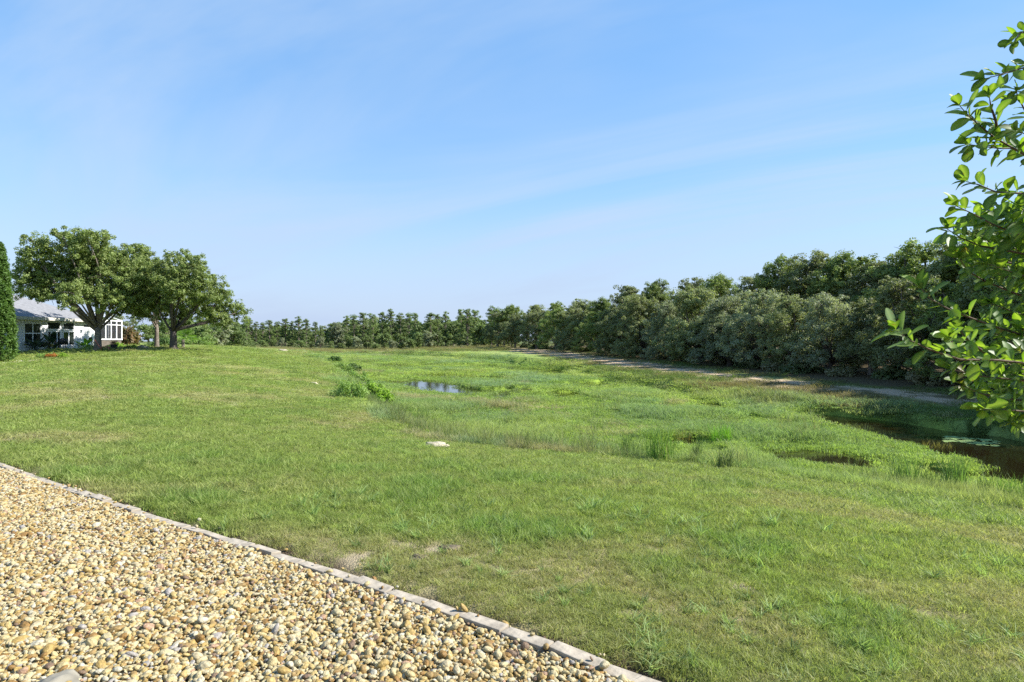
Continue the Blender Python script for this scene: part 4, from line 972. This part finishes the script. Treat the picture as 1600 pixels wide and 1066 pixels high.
    x, y = wl(131, .7); broad_plant((x, y, gz(x, y)), .95, 12, (.02, .03, .025), (.05, .06, .05), 6, 'small dark potted plant against the blank house wall', None, True)
    # kettle grill
    x, y = wl(62, 1.9); g = empty('kettle_grill', (x, y, gz(x, y)), 'round black grill on legs in front of the house window', 'grill')
    rock_me = MB(); rock_me.tube([(0, 0, .42), (0, 0, .5), (0, 0, .68), (0, 0, .86), (0, 0, .92)], [.1, .26, .33, .24, .06], 14); rock_me.build('bowl', M_dark, g, True)
    for k in range(3):
        mb = MB(); a = k * 2.1; mb.tube([(math.cos(a) * .15, math.sin(a) * .15, .48), (math.cos(a) * .3, math.sin(a) * .3, -.03)], [.018, .018], 6); mb.build('leg', M_dark, g)
    # white garden bench
    x, y = wl(108, 1.5); bn = empty('garden_bench', (x, y, gz(x, y)), 'low white garden bench below the right patio window', 'bench', None, math.atan2(u.y, u.x))
    mb = MB(); mb.box((-.75, -.22, .36), (.75, .22, .42)); mb.build('seat', M_white, bn); mb = MB(); mb.box((-.75, .18, .45), (.75, .23, .8)); mb.build('backrest', M_white, bn)
    for a in (-.65, .65):
        for b in (-.18, .14):
            mb = MB(); mb.box((a - .04, b - .04, -.03), (a + .04, b + .04, .359)); mb.build('leg', M_white, bn)
house()

def garden_bits():
    # flower bed with stone border
    x, y = at(83, 557, .62); z = gz(x, y); mb = MB(); ring = 24
    pts = [(x, y)] + [(x + math.cos(i / ring * 6.283) * 1.0, y + math.sin(i / ring * 6.283) * .7) for i in range(ring)]
    mb.add([P3(a, b, .05) for a, b in pts], [(0, i, i % ring + 1) for i in range(1, ring + 1)]); tag(mb.build('flower_bed', M_soil), 'round mulched flower bed on the lawn in front of the house', 'flower bed')
    for dx, s, m, lb in ((-.75, .36, B_grey, 'pale green plant at the left of the round flower bed'), (-.1, .40, None, 'orange leaved plant in the middle of the round flower bed'), (.6, .36, B_lime, 'light green plant at the right of the round flower bed')):
        mm = m or bush_mesh(31, 30, 40, .2, .1, (.30, .12, .03), (.45, .2, .04))
        bush('bedding_plant', (x + dx, y, gz(x + dx, y) + .05), mm, (s, s, s), lb, 'plant', 'plants of the round flower bed')
    x, y = atd(196, 66); bush('croton_bush', (x, y, gz(x, y)), B_red, (1.9, 1.9, 2.6), 'rust tinted bush beside the screen enclosure', 'shrub')
    x, y = atd(183, 57); bush('hedge_bush', (x, y, gz(x, y)), B_lime, (.85, .85, .75), 'bright green rounded bush below the screen enclosure', 'shrub')
    x, y = atd(170, 56); bush('hedge_bush', (x, y, gz(x, y)), B_green, (.8, .8, .6), 'dark green low bush below the screen enclosure', 'shrub')
    x, y = atd(256, 62); bush('yard_bush', (x, y, gz(x, y)), B_green, (1.8, 1.8, 1.3), 'wide green bush between the two right lawn oaks', 'shrub')
    x, y = atd(305, 75); bush('yard_bush', (x, y, gz(x, y)), B_grey, (2.2, 2.2, 1.4), 'pale bush right of the fan palm', 'shrub')
    # pot with bronze plant by the trunk
    x, y = atd(178, 46); e = empty('potted_shrub', (x, y, gz(x, y)), 'dark pot with a small bronze shrub right of the largest oak', 'potted plant')
    mb = MB(); mb.tube([(0, 0, -.02), (0, 0, .3), (0, 0, .36), (0, 0, .36)], [.16, .24, .26, .2], 12); mb.build('pot', M_dark, e)
    st, fo = bush_mesh(33, 24, 30, .12, .06, (.12, .1, .02), (.22, .16, .03)); o = obj('foliage', fo, e); o.scale = (.38, .38, .5); o.location = (0, 0, .34)
    # tipped clay chair-like planter near the trunk base: reddish leaning board
    x, y = atd(165, 44.4); e = empty('leaning_chair', (x, y, gz(x, y)), 'reddish reclining garden chair beside the largest oak trunk', 'chair', None, .5); mr = simple('red_wood', (.26, .10, .07), .7)
    mb = MB(); mb.box((-.3, -.3, .24), (.25, .3, .29)); mb.build('seat', mr, e)
    mb = MB(); mb.box((-.03, -.3, 0), (.03, .3, .62), Matrix.Translation((-.33, 0, .25)) @ Matrix.Rotation(-.5, 4, 'Y')); mb.build('backrest', mr, e)
    for a in (-.25, .2):
        for b in (-.26, .26):
            mb = MB(); mb.box((a - .03, b - .03, -.02), (a + .03, b + .03, .239)); mb.build('leg', mr, e)
    # bird feeder pole
    x, y = atd(199, 50); e = empty('bird_feeder', (x, y, gz(x, y)), 'thin bird feeder pole on the lawn between the oaks', 'bird feeder')
    mb = MB(); mb.tube([(0, 0, -.1), (0, 0, 1.15)], [.02, .018], 6); mb.build('pole', M_dark, e)
    mb = MB(); mb.tube([(0, 0, 1.15), (0, 0, 1.17), (0, 0, 1.2)], [.04, .2, .2], 10); mb.build('tray', M_dark, e)
    # low planting and pale stones beyond the trunk
    for i, (px, D, m, s, lb) in enumerate(((209, 47.5, B_lime, .32, 'small yellow green plant on the lawn between the oaks'), (200, 47.2, B_red, .3, 'small rusty plant left of the yellow green lawn plant'))):
        x, y = atd(px, D); bush('lawn_plant', (x, y, gz(x, y)), m, (s, s, s), lb, 'plant')
    x, y = atd(221, 47); rock('garden_stone', (x, y, gz(x, y) + .08), (.28, .2, .16), M_boulder, 'grey stone on the lawn left of the slim oak', 'rock', 71, 3)
    x, y = atd(226, 46.5); rock('garden_stone', (x, y, gz(x, y) + .05), (.3, .2, .1), M_limestone, 'whitish stone next to the grey one left of the slim oak', 'rock', 72, 3)
    # fan palm
    x, y = atd(286, 58); e = empty('fan_palm', (x, y, gz(x, y)), 'bright green fan palm right of the dark trunked oak', 'palm'); rp = random.Random(6)
    mb = MB(); mb.tube([(0, 0, -.2), (0, 0, .9)], [.16, .13], 8); mb.build('trunk', M_bark, e)
    for k in range(22):
        a = k * 2.4; el = rp.uniform(-.2, 1.3); d = Vector((math.cos(a) * math.cos(el), math.sin(a) * math.cos(el), math.sin(el))); s_ = Vector((-math.sin(a), math.cos(a), 0)); nrm = s_.cross(d); b0 = Vector((0, 0, .9)); c0 = b0 + d * .65; V = [b0, b0 + s_ * .02, c0, c0 + s_ * .02]; F = [(0, 1, 3, 2)]
        for j in range(11):
            g = (j - 5) / 5 * 1.25; dd = d * math.cos(g) + s_ * math.sin(g); o_ = len(V); V += [c0, c0 + dd * .4 + nrm * .02 + s_ * .03, c0 + dd * .75 - Vector((0, 0, .15)), c0 + dd * .4 - nrm * .02 - s_ * .03]; F.append((o_, o_ + 1, o_ + 2, o_ + 3))
        me_ = bpy.data.meshes.new('frond'); me_.from_pydata(V, [], F); me_.materials.append(M_crown); at_ = me_.attributes.new('tint', 'FLOAT_COLOR', 'POINT'); cc = np.ones((len(V), 4), np.float32); cc[:, :3] = (.13, .23, .04); at_.data.foreach_set('color', cc.ravel()); me_.update(); obj('frond', me_, e)
garden_bits()

# ------------------------------------------------------------------ near shrub at the right edge
def near_leaf_mat():
    m, n, l, b = new_mat('shrub_leaf'); b.inputs['Roughness'].default_value = .5; b.inputs['Specular IOR Level'].default_value = .3
    oi = n.new('ShaderNodeObjectInfo'); r = ramp(n, [(0, (.035, .085, .012)), (.45, (.06, .135, .016)), (.75, (.095, .19, .02)), (1, (.16, .26, .03))]); l.new(oi.outputs['Random'], r.inputs[0])
    tc = n.new('ShaderNodeTexCoord'); x = n.new('ShaderNodeTexNoise'); x.inputs['Scale'].default_value = 40; x.inputs['Detail'].default_value = 3; l.new(tc.outputs['Object'], x.inputs['Vector'])
    a = n.new('ShaderNodeAttribute'); a.attribute_name = 'rib'
    mr = n.new('ShaderNodeMapRange'); mr.inputs[3].default_value = .8; mr.inputs[4].default_value = 1.2; l.new(x.outputs[0], mr.inputs[0])
    h = n.new('ShaderNodeHueSaturation'); l.new(mr.outputs[0], h.inputs['Value']); l.new(r.outputs[0], h.inputs['Color'])
    mx = n.new('ShaderNodeMix'); mx.data_type = 'RGBA'; mx.inputs[7].default_value = (.2, .28, .08, 1)
    l.new(a.outputs['Fac'], mx.inputs[0]); l.new(h.outputs[0], mx.inputs[6]); l.new(mx.outputs[2], b.inputs['Base Color'])
    x2 = n.new('ShaderNodeTexNoise'); x2.inputs['Scale'].default_value = 5; x2.inputs['Detail'].default_value = 5; av = n.new('ShaderNodeVectorMath'); av.operation = 'ADD'; l.new(tc.outputs['Object'], av.inputs[0]); l.new(oi.outputs['Random'], av.inputs[1]); l.new(av.outputs[0], x2.inputs['Vector'])
    sp_ = n.new('ShaderNodeMapRange'); sp_.inputs[1].default_value = .66; sp_.inputs[2].default_value = .72; l.new(x2.outputs[0], sp_.inputs[0]); my = n.new('ShaderNodeMix'); my.data_type = 'RGBA'; my.inputs[7].default_value = (.16, .10, .03, 1)
    l.new(sp_.outputs[0], my.inputs[0]); l.new(mx.outputs[2], my.inputs[6]); l.new(my.outputs[2], b.inputs['Base Color']); mx = my
    tr = n.new('ShaderNodeBsdfTranslucent'); tm = n.new('ShaderNodeMix'); tm.data_type = 'RGBA'; tm.blend_type = 'MULTIPLY'; tm.inputs[0].default_value = 1; tm.inputs[7].default_value = (2.1, 2.15, .5, 1)
    l.new(mx.outputs[2], tm.inputs[6]); l.new(tm.outputs[2], tr.inputs['Color']); ms = n.new('ShaderNodeMixShader'); ms.inputs[0].default_value = .4
    l.new(b.outputs[0], ms.inputs[1]); l.new(tr.outputs[0], ms.inputs[2]); l.new(ms.outputs[0], n['Material Output'].inputs[0]); return m
M_near = near_leaf_mat()
def near_leaf_data(seed):
    rg = random.Random(seed); V, F, Rb = [], [], []; Ln = 1.0; bend = rg.uniform(-.15, .4); fold = rg.uniform(.05, .20); tw = rg.uniform(-.5, .5)
    prof = [(0, .012), (.09, .012), (.2, .10), (.38, .19), (.58, .245), (.76, .235), (.9, .15), (.98, .05)]
    for t, w in prof:
        z = -bend * t * t; a = tw * t; V += [(t, -w * math.cos(a), z + w * fold * 2 + w * math.sin(a)), (t, 0, z), (t, w * math.cos(a), z + w * fold * 2 - w * math.sin(a))]; Rb += [0, .8, 0]
    for k in range(len(prof) - 1):
        for j in range(2): F.append((3 * k + j, 3 * k + 3 + j, 3 * k + 4 + j, 3 * k + 1 + j))
    return V, F, Rb
def near_shrub():
    rp = random.Random(42); root_xy = (2.05, 1.75); zb = gz(*root_xy)
    root = empty('leafy_shrub', (root_xy[0], root_xy[1], zb), 'large glossy leaved shrub reaching in from the right edge close to the camera', 'shrub'); off = Vector((-root_xy[0], -root_xy[1], -zb))
    meshes = []
    for i in range(7):
        V, F, Rb = near_leaf_data(i); me_ = bpy.data.meshes.new('leaf'); me_.from_pydata(V, [], F); me_.materials.append(M_near); a = me_.attributes.new('rib', 'FLOAT', 'POINT'); a.data.foreach_set('value', Rb); me_.polygons.foreach_set('use_smooth', [True] * len(F)); me_.update(); meshes.append(me_)
    def pp(x, y, d): return Vector(((x - 800) / FPX * d, d, EYE + (533 - y) / FPX * d)) + off
    br = [([(1700, 60), (1640, 92), (1600, 106), (1566, 116), (1540, 123)], 1.75), ([(1690, 40), (1620, 45), (1594, 52), (1585, 66)], 1.85),
          ([(1690, 285), (1640, 262), (1590, 236), (1552, 214), (1528, 194), (1512, 180), (1500, 166)], 1.7), ([(1560, 219), (1556, 190), (1548, 166), (1546, 152)], 1.69), ([(1640, 200), (1605, 180), (1590, 150), (1588, 142)], 1.9), ([(1640, 262), (1600, 232), (1560, 232), (1515, 226)], 1.75),
          ([(1690, 310), (1640, 306), (1590, 302), (1556, 300), (1530, 289), (1510, 284)], 1.65), ([(1690, 395), (1640, 382), (1590, 366), (1550, 350), (1520, 334), (1494, 322)], 1.6),
          ([(1690, 420), (1640, 404), (1570, 391), (1530, 384), (1500, 371), (1480, 358)], 1.65), ([(1690, 500), (1640, 480), (1580, 456), (1540, 440), (1512, 424), (1500, 405)], 1.7),
          ([(1690, 470), (1620, 440), (1570, 425), (1530, 412)], 1.9), ([(1700, 540), (1620, 530), (1560, 512), (1520, 498), (1480, 482), (1452, 466), (1440, 452)], 1.6),
          ([(1720, 590), (1640, 572), (1560, 563), (1500, 562), (1450, 545), (1418, 530), (1400, 516)], 1.5), ([(1500, 562), (1492, 545), (1484, 528)], 1.5), ([(1560, 563), (1530, 545), (1510, 530), (1500, 515)], 1.58),
          ([(1700, 600), (1620, 596), (1570, 592), (1530, 588), (1490, 578)], 1.6), ([(1700, 640), (1620, 628), (1560, 622), (1530, 614), (1505, 603)], 1.65), ([(1690, 660), (1620, 645), (1570, 640), (1535, 640)], 1.6),
          ([(1690, 570), (1610, 548), (1570, 530), (1545, 515)], 1.8), ([(1700, 520), (1640, 500), (1590, 490), (1550, 475)], 1.85), ([(1700, 450), (1640, 425), (1600, 400), (1575, 380)], 1.8),
          ([(1700, 350), (1650, 340), (1610, 335), (1580, 338)], 1.75), ([(1700, 240), (1650, 220), (1615, 215), (1590, 205)], 1.7), ([(1690, 620), (1640, 610), (1600, 605), (1575, 606)], 1.75), ([(1700, 400), (1650, 370), (1615, 345), (1595, 325)], 1.65), ([(1710, 665), (1650, 650), (1605, 655), (1580, 660)], 1.7)]
    for k in range(30):           # inner foliage at the frame's edge
        x0 = rp.uniform(1545, 1690); y0 = rp.uniform(330, 655); d = rp.uniform(1.6, 2.3); br.append(([(x0 + 70, y0 + 26), (x0 + 35, y0 + 12), (x0, y0), (x0 - 35, y0 - 12)], d))
    for k in range(26):           # the crown beyond the frame
        x0 = rp.uniform(1640, 1950); y0 = rp.uniform(-200, 700); d = rp.uniform(1.5, 2.6); br.append(([(x0 + 90, y0 + 40), (x0 + 45, y0 + 22), (x0, y0), (x0 - 30, y0 - 18)], d))
    stems = [((0, 0, -.1), (-.1, .1, .9), (-.08, .2, 1.9), (-.02, .15, 3.0)), ((0, 0, .05), (.15, -.1, .8), (.3, -.05, 1.8), (.45, 0, 2.6)), ((.02, .05, .1), (.2, .35, .9), (.3, .5, 1.7), (.35, .6, 2.7))]
    for s_ in stems: mb = MB(); mb.tube(s_, [.035, .03, .022, .01], 7); mb.build('stem', M_twig, root, True)
    leaves = []
    axis_pts = [Vector(p) for s_ in stems for p in (s_[1], Vector(s_[1]).lerp(Vector(s_[2]), .5), s_[2], Vector(s_[2]).lerp(Vector(s_[3]), .5), s_[3])]
    tw = MB()
    for bi, (pl, d) in enumerate(br):
        n = len(pl); P = [pp(x, y, d + (.12 * (1 - i / (n - 1))) + .02 * math.sin(i * 1.7 + bi)) for i, (x, y) in enumerate(pl)]
        nearp = min(axis_pts, key=lambda q: (q + Vector((0, 0, .25)) - P[0]).length); full = [nearp, nearp.lerp(P[0], .5) + Vector((0, 0, .03))] + P
        if bi in (3, 13, 14): full = P
        rad = [.0052 * (1 - .8 * i / (len(full) - 1)) for i in range(len(full))]
        if bi < 26: b_ = MB(); b_.tube(full, rad, 5); b_.build('twig', M_twig, root, True)
        else: tw.tube(full, rad, 4)
        seglen = [(b - a).length for a, b in zip(P, P[1:])]; tot = sum(seglen); s = tot * .12; ph = rp.uniform(0, 6.28)
        while s < tot:
            q = s; i = 0
            while q > seglen[i] and i < len(seglen) - 1: q -= seglen[i]; i += 1
            p = P[i].lerp(P[i + 1], min(1, q / seglen[i])); ax = (P[i + 1] - P[i]).normalized(); leaves.append((p, ax, ph, rp.uniform(.7, 1.15), bi)); ph += 2.4 + rp.uniform(-.3, .3); s += rp.uniform(.007, .014)
        ax = (P[-1] - P[-2]).normalized()
        for j in range(5): leaves.append((P[-1], ax, ph + j * 1.3, rp.uniform(.25, .75), bi))
    tw.build('twig', M_twig, root, True)
    mats = []
    for (p, ax, ph, spread, bi) in leaves:
        a = ax.orthogonal().normalized(); b = ax.cross(a); side = a * math.cos(ph) + b * math.sin(ph); d = (ax * math.cos(spread) + side * math.sin(spread) + Vector((0, 0, .12))).normalized()
        upv = (Vector((0, 0, 1)) * .8 + ax * .5 + Vector((rp.gauss(0, .45), rp.gauss(0, .45), 0))).normalized(); yv = upv.cross(d)
        if yv.length < .1: yv = Vector((0, 1, 0)).cross(d)
        yv.normalize(); zv = d.cross(yv); s = rp.choice((1, 1, 1, .6)) * rp.uniform(.036, .064)
        M = Matrix((d, yv, zv)).transposed().to_4x4() @ Matrix.Diagonal((s, s, s, 1)); M.translation = p; w = p - off; pxx = 800 + w.x / w.y * FPX; pyy = 533 - (w.z - EYE) / w.y * FPX
        mats.append((M, -30 < pyy < 1100 and pxx < 1612, s / w.y))
    order = sorted(range(len(mats)), key=lambda i: (not mats[i][1], -mats[i][2])); single = set(order[:296]); V, F, Rb = [], [], []; rc = 0
    for i, (M, vis, q) in enumerate(mats):
        k = i % 7
        if i in single: o = bpy.data.objects.new('leaf', meshes[k]); link(o, root); o.matrix_local = M
        else:
            me_ = meshes[k]; o_ = len(V); V += [M @ v.co for v in me_.vertices]; F += [tuple(x + o_ for x in p.vertices) for p in me_.polygons]; Rb += [d.value for d in me_.attributes['rib'].data]
    me_ = bpy.data.meshes.new('foliage'); me_.from_pydata(V, [], F); me_.materials.append(M_near); a = me_.attributes.new('rib', 'FLOAT', 'POINT'); a.data.foreach_set('value', Rb); me_.polygons.foreach_set('use_smooth', [True] * len(F)); me_.update(); o = obj('foliage', me_, root); o['kind'] = 'stuff'
    print('near leaves', len(mats), sum(m[1] for m in mats))
near_shrub()
print('unique polys', tri_guess())
